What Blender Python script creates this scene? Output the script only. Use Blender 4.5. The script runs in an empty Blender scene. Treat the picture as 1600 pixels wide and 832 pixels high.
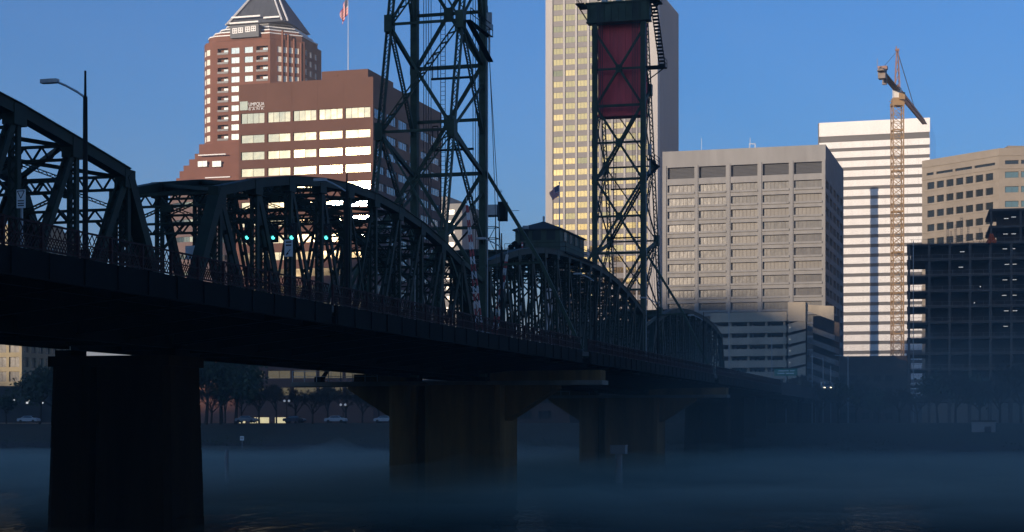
import bpy, math, random
from mathutils import Vector, Matrix
R = math.radians
random.seed(7)
S = bpy.context.scene
COL = S.collection

# ------------------------------------------------------------------ camera
CAMZ, FP, HY = 6.0, 2700.0, 665.0          # eye height, focal length and horizon row for a 1600 px wide picture
cd = bpy.data.cameras.new('camera')
cam = bpy.data.objects.new('camera', cd); COL.objects.link(cam)
cam.location = (0, 0, CAMZ); cam.rotation_euler = (R(90), 0, 0)
cd.sensor_width = 36; cd.lens = 36 * FP / 1600
cd.shift_y = (HY - 416) / 1600
cd.clip_start = 0.5; cd.clip_end = 30000
S.camera = cam
S.render.resolution_x = 1024; S.render.resolution_y = 532

# ------------------------------------------------------------------ light
SUN_AZ, SUN_EL = 38.0, 7.3                 # degrees left of straight behind the camera, height above the horizon
sdir = Vector((-math.sin(R(SUN_AZ)) * math.cos(R(SUN_EL)), -math.cos(R(SUN_AZ)) * math.cos(R(SUN_EL)), math.sin(R(SUN_EL))))
w = bpy.data.worlds.new('World'); S.world = w; w.use_nodes = True
nt = w.node_tree
sky = nt.nodes.new('ShaderNodeTexSky'); sky.sky_type = 'NISHITA'; sky.sun_disc = False
sky.sun_elevation = R(SUN_EL); sky.sun_rotation = R(180 + SUN_AZ)
sky.altitude = 0; sky.air_density = 1.0; sky.dust_density = 1.2; sky.ozone_density = 6.6
bg = nt.nodes['Background']; bg.inputs['Strength'].default_value = 0.15
nt.links.new(sky.outputs[0], bg.inputs['Color'])
sl = bpy.data.lights.new('sun', 'SUN'); sl.energy = 3.9; sl.angle = R(0.5); sl.color = (1.0, 0.80, 0.60)
so = bpy.data.objects.new('sun', sl); COL.objects.link(so)
so.rotation_euler = sdir.to_track_quat('Z', 'Y').to_euler()
S.view_settings.view_transform = 'Standard'; S.view_settings.look = 'None'
S.view_settings.exposure = 0.56; S.view_settings.gamma = 1.0
S.render.engine = 'CYCLES'
S.cycles.max_bounces = 5; S.cycles.diffuse_bounces = 2; S.cycles.glossy_bounces = 3
S.cycles.volume_bounces = 0; S.cycles.use_denoising = True

# ------------------------------------------------------------------ materials
MATS = {}
def mat(name, col, rough=0.6, metal=0.0, var=0.0, scale=1.0, bump=0.0, bscale=20.0, streak=False, emit=None, estr=0.0, spec=0.5, col2=None):
    m = bpy.data.materials.new(name); m.use_nodes = True
    n = m.node_tree; b = n.nodes['Principled BSDF']
    b.inputs['Base Color'].default_value = (*col, 1); b.inputs['Roughness'].default_value = rough
    b.inputs['Metallic'].default_value = metal; b.inputs['Specular IOR Level'].default_value = spec
    tc = n.nodes.new('ShaderNodeTexCoord')
    if var > 0:
        mp = n.nodes.new('ShaderNodeMapping'); n.links.new(tc.outputs['Object'], mp.inputs[0])
        if streak: mp.inputs['Scale'].default_value = (1, 1, 0.12)
        oi = n.nodes.new('ShaderNodeObjectInfo')
        ad = n.nodes.new('ShaderNodeVectorMath'); ad.operation = 'ADD'
        sc = n.nodes.new('ShaderNodeMath'); sc.operation = 'MULTIPLY'; sc.inputs[1].default_value = 37.0
        n.links.new(oi.outputs['Random'], sc.inputs[0])
        n.links.new(mp.outputs[0], ad.inputs[0]); n.links.new(sc.outputs[0], ad.inputs[1])
        t = n.nodes.new('ShaderNodeTexNoise'); t.inputs['Scale'].default_value = scale; t.inputs['Detail'].default_value = 5
        t.inputs['Roughness'].default_value = 0.65
        n.links.new(ad.outputs[0], t.inputs['Vector'])
        r = n.nodes.new('ShaderNodeMix'); r.data_type = 'RGBA'
        c2 = col2 or tuple(min(1, c * (1 + var)) for c in col)
        c1 = tuple(c * (1 - var) for c in col) if not col2 else col
        r.inputs[6].default_value = (*c1, 1); r.inputs[7].default_value = (*c2, 1)
        mr = n.nodes.new('ShaderNodeMapRange'); mr.inputs[1].default_value = 0.3; mr.inputs[2].default_value = 0.7
        n.links.new(t.outputs['Fac'], mr.inputs[0]); n.links.new(mr.outputs[0], r.inputs[0])
        n.links.new(r.outputs[2], b.inputs['Base Color'])
    if bump > 0:
        t2 = n.nodes.new('ShaderNodeTexNoise'); t2.inputs['Scale'].default_value = bscale; t2.inputs['Detail'].default_value = 4
        n.links.new(tc.outputs['Object'], t2.inputs['Vector'])
        bp = n.nodes.new('ShaderNodeBump'); bp.inputs['Strength'].default_value = 1.0; bp.inputs['Distance'].default_value = bump
        n.links.new(t2.outputs['Fac'], bp.inputs['Height']); n.links.new(bp.outputs[0], b.inputs['Normal'])
    if emit:
        b.inputs['Emission Color'].default_value = (*emit, 1); b.inputs['Emission Strength'].default_value = estr
    MATS[name] = m
    return m

def glass(name, col, rough, metal, wob, wscale=0.35):
    """mirror-coated glazing: each sheet tilts and bows a little so reflections differ from pane to pane"""
    m = bpy.data.materials.new(name); m.use_nodes = True
    n = m.node_tree; b = n.nodes['Principled BSDF']
    b.inputs['Base Color'].default_value = (*col, 1); b.inputs['Roughness'].default_value = rough
    b.inputs['Metallic'].default_value = metal
    g = n.nodes.new('ShaderNodeNewGeometry')
    t = n.nodes.new('ShaderNodeTexNoise'); t.inputs['Scale'].default_value = wscale; t.inputs['Detail'].default_value = 2
    n.links.new(g.outputs['Position'], t.inputs['Vector'])
    bp = n.nodes.new('ShaderNodeBump'); bp.inputs['Strength'].default_value = 1.0; bp.inputs['Distance'].default_value = wob
    n.links.new(t.outputs['Fac'], bp.inputs['Height']); n.links.new(bp.outputs[0], b.inputs['Normal'])
    MATS[name] = m
    return m

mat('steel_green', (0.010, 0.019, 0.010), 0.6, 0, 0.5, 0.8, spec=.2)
mat('steel_green_lit', (0.034, 0.054, 0.032), 0.6, 0, 0.45, 0.8, spec=.2)  # same green paint as the spans, faint light put into its colour
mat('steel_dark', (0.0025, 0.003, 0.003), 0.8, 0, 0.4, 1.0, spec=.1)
mat('rail_red', (0.036, 0.010, 0.009), 0.7, 0, 0.3, 2.0, spec=.2)
mat('weight_red', (0.70, 0.065, 0.07), 0.6, 0, 0.25, 0.7, streak=True)
mat('pier_stone', (0.066, 0.042, 0.018), 0.95, 0, 0.6, 0.55, 0.03, 3.0, streak=True, spec=.1, col2=(0.26, 0.15, 0.055))  # brown stained concrete, its tone raised to carry a warm glow
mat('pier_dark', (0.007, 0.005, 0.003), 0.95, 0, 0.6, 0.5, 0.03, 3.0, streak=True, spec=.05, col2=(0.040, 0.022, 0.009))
mat('ledge_concrete', (0.16, 0.15, 0.12), 0.9, 0, 0.3, 0.8)
mat('asphalt', (0.045, 0.045, 0.047), 0.9, 0, 0.3, 0.5)
mat('sidewalk', (0.14, 0.14, 0.13), 0.9, 0, 0.2, 0.8)
mat('galvanised', (0.34, 0.35, 0.35), 0.5, 0.3, 0.15, 2.0)
mat('lamp_pole', (0.008, 0.009, 0.009), 0.7, 0, 0.2, 2, spec=.2)
mat('sign_white', (0.75, 0.75, 0.72), 0.6, 0, 0.05, 3)
mat('black', (0.012, 0.012, 0.012), 0.6)
mat('gate_red', (0.42, 0.03, 0.035), 0.5)
mat('gate_white', (0.72, 0.70, 0.68), 0.5)
mat('cabin_wall', (0.060, 0.085, 0.055), 0.75, 0, 0.25, 1.0, streak=True)
mat('cabin_roof', (0.020, 0.022, 0.022), 0.8, 0, 0.3, 1.0)
mat('signal_green', (0.02, 0.3, 0.25), 0.4, emit=(0.08, 0.80, 0.72), estr=2.2)
mat('signal_off', (0.05, 0.01, 0.01), 0.4)
mat('brick_koin', (0.190, 0.080, 0.052), 0.9, 0, 0.12, 0.25)
mat('brick_bank', (0.140, 0.070, 0.050), 0.9, 0, 0.10, 0.15)
mat('brick_dim', (0.09, 0.055, 0.045), 0.9, 0, 0.2, 0.15)
mat('brick_pale', (0.17, 0.115, 0.10), 0.9, 0, 0.1, 0.2)
mat('roof_metal', (0.075, 0.085, 0.10), 0.6, 0.1, 0.15, 0.4)
mat('white_trim', (0.80, 0.79, 0.76), 0.6)
mat('tower_stone', (0.42, 0.40, 0.38), 0.8, 0, 0.06, 0.2, streak=True)
mat('tower_rib', (0.30, 0.30, 0.31), 0.8, 0, 0.1, 0.3, streak=True)
mat('tower_spandrel', (0.11, 0.10, 0.105), 0.5, 0, 0.1, 0.3)
mat('frame_dark', (0.03, 0.03, 0.03), 0.5)
mat('frame_bronze', (0.10, 0.08, 0.06), 0.5)
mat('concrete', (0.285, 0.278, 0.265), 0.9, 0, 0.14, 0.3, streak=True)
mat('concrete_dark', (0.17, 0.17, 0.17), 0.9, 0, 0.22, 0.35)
mat('louvre', (0.05, 0.055, 0.065), 0.6)
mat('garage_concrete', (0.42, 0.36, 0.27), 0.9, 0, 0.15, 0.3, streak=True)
mat('white_panel', (0.78, 0.76, 0.73), 0.55, 0, 0.06, 0.25, streak=True)
mat('band_dark', (0.050, 0.048, 0.048), 0.5)
mat('tan_stone', (0.29, 0.25, 0.20), 0.9, 0, 0.12, 0.25)
mat('site_concrete', (0.095, 0.072, 0.058), 0.9, 0, 0.4, 0.3)
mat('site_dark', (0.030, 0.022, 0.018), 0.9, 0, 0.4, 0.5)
mat('site_edge', (0.24, 0.17, 0.13), 0.9, 0, 0.3, 0.6)
mat('tube_light', (0.8, 0.8, 0.8), 0.5, emit=(1.0, 0.95, 0.85), estr=0.4)
mat('tarp_orange', (0.65, 0.12, 0.03), 0.8, 0, 0.2, 2)
mat('crane_yellow', (0.34, 0.22, 0.11), 0.6, 0, 0.15, 0.5)
mat('crane_rust', (0.30, 0.17, 0.13), 0.7, 0, 0.2, 0.5)
mat('crane_grey', (0.22, 0.18, 0.16), 0.7, 0, 0.2, 0.5)
mat('grass', (0.016, 0.022, 0.009), 1.0, 0, 0.4, 0.2, 0.05, 2.0)
mat('land', (0.045, 0.045, 0.043), 1.0, 0, 0.3, 0.02)
mat('riprap', (0.035, 0.032, 0.028), 1.0, 0, 0.5, 1.0, 0.2, 1.2)
mat('shade_ridge_green', (0.035, 0.045, 0.025), 1.0, 0, 0.4, 0.02)
mat('bark', (0.030, 0.024, 0.018), 1.0, 0, 0.3, 2)
mat('twig', (0.045, 0.036, 0.024), 1.0, 0, 0.4, 0.6)
mat('leaf', (0.035, 0.050, 0.022), 1.0, 0, 0.5, 0.5)
mat('car_white', (0.40, 0.40, 0.40), 0.35, 0, 0.03, 1)
mat('car_grey', (0.16, 0.17, 0.18), 0.35, 0.2, 0.03, 1)
mat('car_dark', (0.03, 0.035, 0.05), 0.3, 0.2, 0.03, 1)
mat('rubber', (0.015, 0.015, 0.015), 0.9)
mat('headlight', (0.8, 0.8, 0.75), 0.3, emit=(1.0, 0.82, 0.5), estr=3.0)
mat('lens', (0.4, 0.4, 0.4), 0.2)
mat('lit_window', (0.5, 0.45, 0.3), 0.5, emit=(1.0, 0.85, 0.45), estr=0.45)
mat('glass_reflect_glow', (0.10, 0.09, 0.07), 0.2, 0, 0.3, 0.4, emit=(1.0, 0.80, 0.42), estr=0.075)  # faint emission stands in for warm sky reflected in the lower bank panes
mat('globe', (0.75, 0.74, 0.70), 0.4, emit=(1.0, 0.95, 0.85), estr=0.10)
mat('sign_green', (0.02, 0.22, 0.15), 0.5)
mat('beige_stone', (0.36, 0.30, 0.18), 0.9, 0, 0.12, 0.3)
mat('podium_dark', (0.03, 0.03, 0.028), 0.9, 0, 0.3, 0.3)
mat('pole_white', (0.7, 0.7, 0.68), 0.5)
mat('rope', (0.03, 0.035, 0.035), 0.6)
glass('glass_bank', (0.37, 0.315, 0.21), 0.042, 1.0, 0.020, 0.22)
glass('glass_koin', (0.62, 0.55, 0.41), 0.05, 1.0, 0.010, 0.5)
glass('glass_gold', (0.64, 0.40, 0.155), 0.05, 1.0, 0.018, 0.25)  # gold of the mirrored low-sun sky put into the glass tint
glass('glass_grey', (0.115, 0.11, 0.10), 0.25, 0.15, 0.03, 0.5)
glass('glass_shade', (0.08, 0.076, 0.072), 0.25, 0.15, 0.03, 0.5)
glass('glass_curtain', (0.150, 0.138, 0.118), 0.4, 0.0, 0.03, 0.5)
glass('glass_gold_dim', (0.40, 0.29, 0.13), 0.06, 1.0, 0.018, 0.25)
glass('glass_dark', (0.06, 0.075, 0.08), 0.10, 0.6, 0.01, 0.5)
glass('glass_green', (0.22, 0.30, 0.27), 0.15, 0.7, 0.01, 0.5)
glass('glass_glare_pale', (0.88, 0.84, 0.70), 0.25, 0.0, 0.01, 0.5)  # pale base colour stands in for bright reflections in the corner windows
glass('glass_dull', (0.22, 0.25, 0.28), 0.12, 0.7, 0.02, 0.4)
glass('glass_blue', (0.40, 0.46, 0.55), 0.05, 1.0, 0.01, 0.3)

# flag cloth: printed stripes and canton, from the cloth's own UV
def flag_mat():
    m = bpy.data.materials.new('flag_cloth'); m.use_nodes = True
    n = m.node_tree; b = n.nodes['Principled BSDF']; b.inputs['Roughness'].default_value = 0.9
    uv = n.nodes.new('ShaderNodeUVMap'); sp = n.nodes.new('ShaderNodeSeparateXYZ'); n.links.new(uv.outputs[0], sp.inputs[0])
    def M(op, a, bb):
        k = n.nodes.new('ShaderNodeMath'); k.operation = op
        for i, x in enumerate((a, bb)):
            if x is None: continue
            if isinstance(x, (int, float)): k.inputs[i].default_value = x
            else: n.links.new(x, k.inputs[i])
        return k.outputs[0]
    v13 = M('MULTIPLY', sp.outputs[1], 13.0)
    odd = M('MODULO', M('FLOOR', v13, None), 2.0)            # 0 = red stripe, 1 = white
    stripe = n.nodes.new('ShaderNodeMix'); stripe.data_type = 'RGBA'
    stripe.inputs[6].default_value = (0.60, 0.02, 0.03, 1); stripe.inputs[7].default_value = (0.72, 0.70, 0.68, 1)
    n.links.new(odd, stripe.inputs[0])
    can = M('MULTIPLY', M('LESS_THAN', sp.outputs[0], 0.4), M('GREATER_THAN', sp.outputs[1], 6 / 13))
    fx = M('ABSOLUTE', M('SUBTRACT', M('FRACT', M('MULTIPLY', sp.outputs[0], 6 / 0.4), None), 0.5), None)
    fy = M('ABSOLUTE', M('SUBTRACT', M('FRACT', M('MULTIPLY', M('SUBTRACT', sp.outputs[1], 6 / 13), 5 * 13 / 7), None), 0.5), None)
    star = M('LESS_THAN', M('ADD', fx, fy), 0.3)
    cc = n.nodes.new('ShaderNodeMix'); cc.data_type = 'RGBA'
    cc.inputs[6].default_value = (0.02, 0.03, 0.12, 1); cc.inputs[7].default_value = (0.72, 0.70, 0.68, 1)
    n.links.new(star, cc.inputs[0])
    fin = n.nodes.new('ShaderNodeMix'); fin.data_type = 'RGBA'
    n.links.new(can, fin.inputs[0]); n.links.new(stripe.outputs[2], fin.inputs[6]); n.links.new(cc.outputs[2], fin.inputs[7])
    n.links.new(fin.outputs[2], b.inputs['Base Color'])
    MATS['flag_cloth'] = m
flag_mat()

# ------------------------------------------------------------------ mesh helpers
class MB:
    def __init__(s): s.v = []; s.f = []; s.m = []; s.mi = 0
    def quad(s, *p):
        i = len(s.v); s.v += [tuple(q) for q in p]; s.f.append(tuple(range(i, i + len(p)))); s.m.append(s.mi)
    def box(s, x0, y0, z0, x1, y1, z1):
        i = len(s.v)
        s.v += [(x0, y0, z0), (x1, y0, z0), (x1, y1, z0), (x0, y1, z0), (x0, y0, z1), (x1, y0, z1), (x1, y1, z1), (x0, y1, z1)]
        for f in ((0, 3, 2, 1), (4, 5, 6, 7), (0, 1, 5, 4), (1, 2, 6, 5), (2, 3, 7, 6), (3, 0, 4, 7)):
            s.f.append(tuple(i + k for k in f)); s.m.append(s.mi)
    def bar(s, p0, p1, w, h, n=(0, 1, 0)):
        """beam from p0 to p1, w along n, h across it"""
        p0 = Vector(p0); p1 = Vector(p1); d = (p1 - p0).normalized(); n = Vector(n)
        a = n - d * n.dot(d)
        if a.length < 1e-4: a = d.orthogonal()
        a.normalize(); b = d.cross(a)
        a = a * (w / 2); b = b * (h / 2); i = len(s.v)
        for p in (p0, p1): s.v += [tuple(p - a - b), tuple(p + a - b), tuple(p + a + b), tuple(p - a + b)]
        for f in ((0, 3, 2, 1), (4, 5, 6, 7), (0, 1, 5, 4), (1, 2, 6, 5), (2, 3, 7, 6), (3, 0, 4, 7)):
            s.f.append(tuple(i + k for k in f)); s.m.append(s.mi)
    def lattice(s, p0, p1, wa, wb, n=(0, 1, 0), ch=0.12, bar=0.06, step=1.1, faces=2):
        """laced member: two channels wa apart along n, wb deep, zigzag lacing on its faces"""
        p0 = Vector(p0); p1 = Vector(p1); d = (p1 - p0); L = d.length; d.normalize(); n = Vector(n)
        a = n - d * n.dot(d); a.normalize(); b = d.cross(a)
        for q in (-1, 1): s.bar(p0 + a * q * (wa / 2 - ch / 2), p1 + a * q * (wa / 2 - ch / 2), ch, wb, a)
        k = max(2, int(L / (wa * step))); e = wa / 2 - ch / 2
        for fc in ((-1, 1) if faces == 2 else (0,)):
            o = b * fc * wb * 0.45
            for i in range(k):
                q = 1 if i % 2 else -1
                s.bar(p0 + d * (L * i / k) + a * q * e + o, p0 + d * (L * (i + 1) / k) - a * q * e + o, bar, 0.025, a)
    def tube(s, p0, p1, r0, r1=None, k=8, cap=True):
        r1 = r0 if r1 is None else r1
        p0 = Vector(p0); p1 = Vector(p1); d = (p1 - p0).normalized(); a = d.orthogonal().normalized(); b = d.cross(a); i = len(s.v)
        for p, r in ((p0, r0), (p1, r1)):
            for j in range(k):
                t = 2 * math.pi * j / k; s.v.append(tuple(p + a * math.cos(t) * r + b * math.sin(t) * r))
        for j in range(k):
            s.f.append((i + j, i + (j + 1) % k, i + k + (j + 1) % k, i + k + j)); s.m.append(s.mi)
        if cap:
            s.f.append(tuple(i + j for j in reversed(range(k)))); s.m.append(s.mi)
            s.f.append(tuple(i + k + j for j in range(k))); s.m.append(s.mi)
    def prism(s, poly, z0, z1, top=True):
        i = len(s.v); k = len(poly)
        s.v += [(p[0], p[1], z0) for p in poly] + [(p[0], p[1], z1) for p in poly]
        for j in range(k): s.f.append((i + j, i + (j + 1) % k, i + k + (j + 1) % k, i + k + j)); s.m.append(s.mi)
        if top:
            s.f.append(tuple(i + k + j for j in range(k))); s.m.append(s.mi)
            s.f.append(tuple(i + j for j in reversed(range(k)))); s.m.append(s.mi)
    def ball(s, c, r, k=8):
        i0 = len(s.v); rows = k // 2
        for a in range(rows + 1):
            for b in range(k):
                t = math.pi * a / rows; u = 2 * math.pi * b / k
                s.v.append((c[0] + r * math.sin(t) * math.cos(u), c[1] + r * math.sin(t) * math.sin(u), c[2] + r * math.cos(t)))
        for a in range(rows):
            for b in range(k):
                s.f.append((i0 + a * k + b, i0 + (a + 1) * k + b, i0 + (a + 1) * k + (b + 1) % k, i0 + a * k + (b + 1) % k)); s.m.append(s.mi)
    def mesh(s, name, mats):
        me = bpy.data.meshes.new(name); me.from_pydata(s.v, [], s.f)
        for m in (mats if isinstance(mats, (list, tuple)) else [mats]): me.materials.append(MATS[m])
        if any(s.m): me.polygons.foreach_set('material_index', s.m)
        me.update(); return me
    def part(s, name, mats, parent=None, loc=(0, 0, 0), rz=0):
        return place(name, s.mesh(name, mats), parent, loc, rz)

def place(name, me, parent=None, loc=(0, 0, 0), rz=0):
    o = bpy.data.objects.new(name, me); COL.objects.link(o)
    o.parent = parent; o.location = loc; o.rotation_euler = (0, 0, rz)
    return o
def tag(o, label, cat, group=None):
    o['label'] = label; o['category'] = cat
    if group: o['group'] = group
    return o
def thing(name, label, cat, loc=(0, 0, 0), rz=0, group=None):
    return tag(place(name, None, None, loc, rz), label, cat, group)
def structure(o, kind='structure'):
    o['kind'] = kind; return o
KIDS = {}
def copy_tree(o, parent=None):
    c = o.copy(); COL.objects.link(c)
    if parent: c.parent = parent
    for ch in [k for k in o.children]: copy_tree(ch, c)
    return c
def at(px, py, d):
    """the place d metres ahead that shows at picture column px, row py (1600 px wide)"""
    return Vector(((px - 800) * d / FP, d, CAMZ + (HY - py) * d / FP))

# ------------------------------------------------------------------ bridge frame: s along the bridge (west), t across it (south), z up
TH = R(15.58)
BA = R(90 - 15.58)
B0 = Vector((-2.617, 157.0, 0))
def bw(s, t, z=0.0):
    return B0 + Vector((s * math.sin(TH) - t * math.cos(TH), s * math.cos(TH) + t * math.sin(TH), z))
TW = 6.56                                   # distance between the two trusses
RN, RS = -9.5, 16.06                        # lines of the two railings
DK = 12.6                                   # deck level

def rail_mesh(L):
    b = MB(); H = 1.12
    b.bar((0, 0, H), (L, 0, H), 0.09, 0.07, (0, 1, 0)); b.bar((0, 0, 0.12), (L, 0, 0.12), 0.07, 0.06)
    b.bar((0, 0, 0.60), (L, 0, 0.60), 0.05, 0.05)
    b.box(-0.06, -0.06, 0.0, 0.06, 0.06, H + 0.05)
    n = 7; q = L / n
    for i in range(n):
        b.bar((i * q, 0, .60), ((i + 1) * q, 0, H), .03, .035); b.bar(((i + 1) * q, .03, .60), (i * q, .03, H), .03, .035)
    n = 13; q = L / n
    for r in range(2):
        z0 = .13 + r * .235
        for i in range(n):
            b.bar((i * q, 0, z0), ((i + 1) * q, 0, z0 + .235), .025, .03); b.bar(((i + 1) * q, .03, z0), (i * q, .03, z0 + .235), .025, .03)
    return b.mesh('railing_panel', 'rail_red')

def deck_parts(T, L, n):
    """floor system and railings, the same on every span"""
    p = L / n
    b = MB(); b.box(0, -6.2, DK - .55, L, 12.76, DK - .12); b.part('road_deck', 'asphalt', T)
    for t0, t1 in ((RN - .05, -6.203), (12.763, RS + .05)):
        b = MB(); b.box(0, t0, DK - .35, L, t1, DK + .02); b.part('sidewalk', 'sidewalk', T)
    for t in (RN - .12, RS + .12):
        b = MB(); b.box(0, t - .06, DK - 1.0, L, t + .06, DK + .04)
        b.box(0, t - .16, DK - 1.05, L, t + .16, DK - 1.003)
        for i in range(2 * n): b.box(i * p / 2 + .2, t - .12, DK - .99, i * p / 2 + .28, t + .12, DK + .03)
        b.part('fascia_girder', 'steel_dark', T)
    fb = MB()
    fb.quad((-.12, RN, DK - .56), (-.12, RN, DK - 1.0), (-.12, 0, 10.6), (-.12, TW, 10.6), (-.12, RS, DK - 1.0), (-.12, RS, DK - .56))
    fb.quad((.12, RN, DK - .56), (.12, RS, DK - .56), (.12, RS, DK - 1.0), (.12, TW, 10.6), (.12, 0, 10.6), (.12, RN, DK - 1.0))
    fb.bar((0, RN, DK - 1.02), (0, 0, 10.58), .4, .06, (1, 0, 0)); fb.bar((0, TW, 10.58), (0, RS, DK - 1.02), .4, .06, (1, 0, 0))
    fb.bar((0, 0, 10.58), (0, TW, 10.58), .4, .06, (1, 0, 0))
    fm = fb.mesh('floor_beam', 'steel_dark')
    for i in range(n + 1): place('floor_beam', fm, T, (min(max(i * p, .25), L - .25), 0, 0))
    sg = MB()
    for t in (-8, -5, -3, 1.6, 3.3, 5, 9.5, 11.5, 14.5): sg.box(0, t - .1, DK - 1.15, L, t + .1, DK - .56)
    structure(sg.part('stringers', 'steel_dark', T), 'stuff')
    rm = rail_mesh(p / 2)
    for i in range(2 * n):
        for t in (RN, RS): place('railing_panel', rm, T, (i * p / 2, t, DK + .02))

def truss(T, L, n, zt, ends=True):
    """two trusses with their bracing; zt = heights of the top joints 0..n (None where the end post comes down)"""
    p = L / n; zb = 10.7
    top = [k for k in range(n + 1) if zt[k] is not None]
    for t in (0, TW):
        b = MB()
        for a, c in zip(top[:-1], top[1:]):
            P0 = Vector((a * p, t, zt[a])); P1 = Vector((c * p, t, zt[c]))
            b.bar(P0, P1, .62, .55); b.bar(P0 + Vector((0, 0, .30)), P1 + Vector((0, 0, .30)), .78, .05)
        for k in top: b.box(k * p - .55, t - .335, zt[k] - .75, k * p + .55, t + .335, zt[k] + .24)
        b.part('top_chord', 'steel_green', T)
        b = MB(); b.bar((.2, t, zb), (L - .2, t, zb), .5, .7)
        for k in range(1, n): b.box(k * p - .5, t - .27, zb - .3, k * p + .5, t + .27, zb + .75)
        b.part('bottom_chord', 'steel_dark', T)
        if ends:
            for k0, k1 in ((0, top[0]), (n, top[-1])):
                b = MB(); b.bar((k0 * p + (.3 if k0 == 0 else -.3), t, zb), (k1 * p, t, zt[k1]), .72, .66); b.part('end_post', 'steel_green', T)
        for k in top:
            b = MB()
            if not ends and k in (0, n): b.bar((k * p + (.3 if k == 0 else -.3), t, zb), (k * p + (.3 if k == 0 else -.3), t, zt[k]), .6, .5)
            else: b.lattice((k * p, t, zb), (k * p, t, zt[k] - .2), .52, .34, (0, 1, 0), .15, .07, 0.9)
            b.part('vertical', 'steel_green', T)
        m = n / 2
        for k in range(n):                                   # diagonals fall towards mid-span
            if k + 1 <= m + .01 and zt[k] is not None: a, c = k, k + 1
            elif k >= m - .01 and zt[k + 1] is not None: a, c = k + 1, k
            elif zt[k] is not None and zt[k + 1] is not None:
                b = MB(); b.bar((k * p, t, zt[k]), (k * p + p, t, zb), .12, .2); b.bar((k * p + p, t, zt[k + 1]), (k * p, t, zb), .14, .18)
                b.part('counter_brace', 'steel_green', T); continue
            else: continue
            b = MB(); q = .5 if abs(k - m) > m - 3 else .36
            P0 = Vector((a * p, t, zt[a])); P1 = Vector((c * p, t, zb))
            b.bar(P0 + Vector((0, .17, 0)), P1 + Vector((0, .17, 0)), .1, q); b.bar(P0 - Vector((0, .17, 0)), P1 - Vector((0, .17, 0)), .1, q)
            for i in range(1, 8):
                c2 = P0.lerp(P1, i / 8); b.box(c2.x - .12, t - .13, c2.z - .12, c2.x + .12, t + .13, c2.z + .12)
            b.part('diagonal', 'steel_green', T)
    for k in top:                                            # sway struts and knee braces
        z1 = zt[k] - .1; s0 = k * p; b = MB(); hi = zt[k] > 20.5
        zs_ = (z1, z1 - .7, z1 - 1.75, z1 - 2.35) if ends else (z1, z1 - .8, z1 - 1.7, z1 - 2.4)
        for z in zs_: b.bar((s0, .3, z), (s0, TW - .3, z), .3, .12, (1, 0, 0))
        q = 12
        for za_, zb_ in ((zs_[0], zs_[1]), (zs_[2], zs_[3])):
            for i in range(q):
                a0, a1 = .3 + (TW - .6) * i / q, .3 + (TW - .6) * (i + 1) / q
                zz = (za_, zb_) if i % 2 else (zb_, za_)
                b.bar((s0, a0, zz[0]), (s0, a1, zz[1]), .16, .06, (1, 0, 0))
        b.lattice((s0, .4, zs_[2]), (s0, TW / 2, zs_[1]), .2, .16, (0, 0, 1), .05, .04, 1.2, 1); b.lattice((s0, TW - .4, zs_[2]), (s0, TW / 2, zs_[1]), .2, .16, (0, 0, 1), .05, .04, 1.2, 1)
        b.box(s0 - .12, TW / 2 - .35, zs_[1] - .35, s0 + .12, TW / 2 + .35, zs_[1] + .1)
        for t0, t1 in ((.25, 1.7), (TW - .25, TW - 1.7)): b.bar((s0, t0, zs_[3] - 1.5), (s0, t1, zs_[3]), .16, .14, (1, 0, 0))
        b.part('sway_strut', 'steel_green', T)
    for a, c in zip(top[:-1], top[1:]):                      # bracing in the plane of the top chords
        b = MB()
        b.lattice((a * p, .3, zt[a] + .1), (c * p, TW - .3, zt[c] + .1), .28, .2, (1, 0, 0), .07, .05, 1.2, 1)
        b.lattice((a * p, TW - .3, zt[a] - .15), (c * p, .3, zt[c] - .15), .28, .2, (1, 0, 0), .07, .05, 1.2, 1)
        b.part('lateral_brace', 'steel_green', T)

ZF = [None, 20.0, 21.2, 22.1, 22.7, 23.05, 23.05, 22.7, 22.1, 21.2, 20.0, None]
def fixed_span(s0, dz, label, n=11, zf=None):
    T = thing('truss_span', label, 'bridge span', bw(s0, 0), BA, 'fixed truss spans of the bridge')
    deck_parts(T, 5.4 * n, n)
    truss(T, 5.4 * n, n, [z if z is None else z + dz for z in (zf or ZF)])
    return T
fixed_span(-121.2, 0, 'near green truss span at the left edge, running out of the picture', 11, [None, 19.4, 20.2, 20.95, 21.5, 21.8, 21.8, 21.5, 20.95, 20.2, 19.4, None])
fixed_span(-61.2, 0, 'arched green truss span with green traffic signals, before the near lift tower')
fixed_span(76.4, 0, 'farthest green truss span, low behind the far lift tower', 13, [None, 20.0, 21.2, 22.1, 22.7, 23.0, 23.2, 23.2, 23.1, 22.9, 22.5, 21.9, 20.9, None])

ZL = [20.8, 21.9, 22.8, 23.5, 24.0, 24.3, 24.45, 24.5, 24.45, 24.3, 24.0, 23.5, 22.8, 21.9, 20.8]
T = thing('lift_span', 'dark green lift span between the two towers, carrying the cabin', 'bridge span', bw(1.2, 0), BA)
deck_parts(T, 72.0, 14); truss(T, 72.0, 14, ZL, False)

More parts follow.
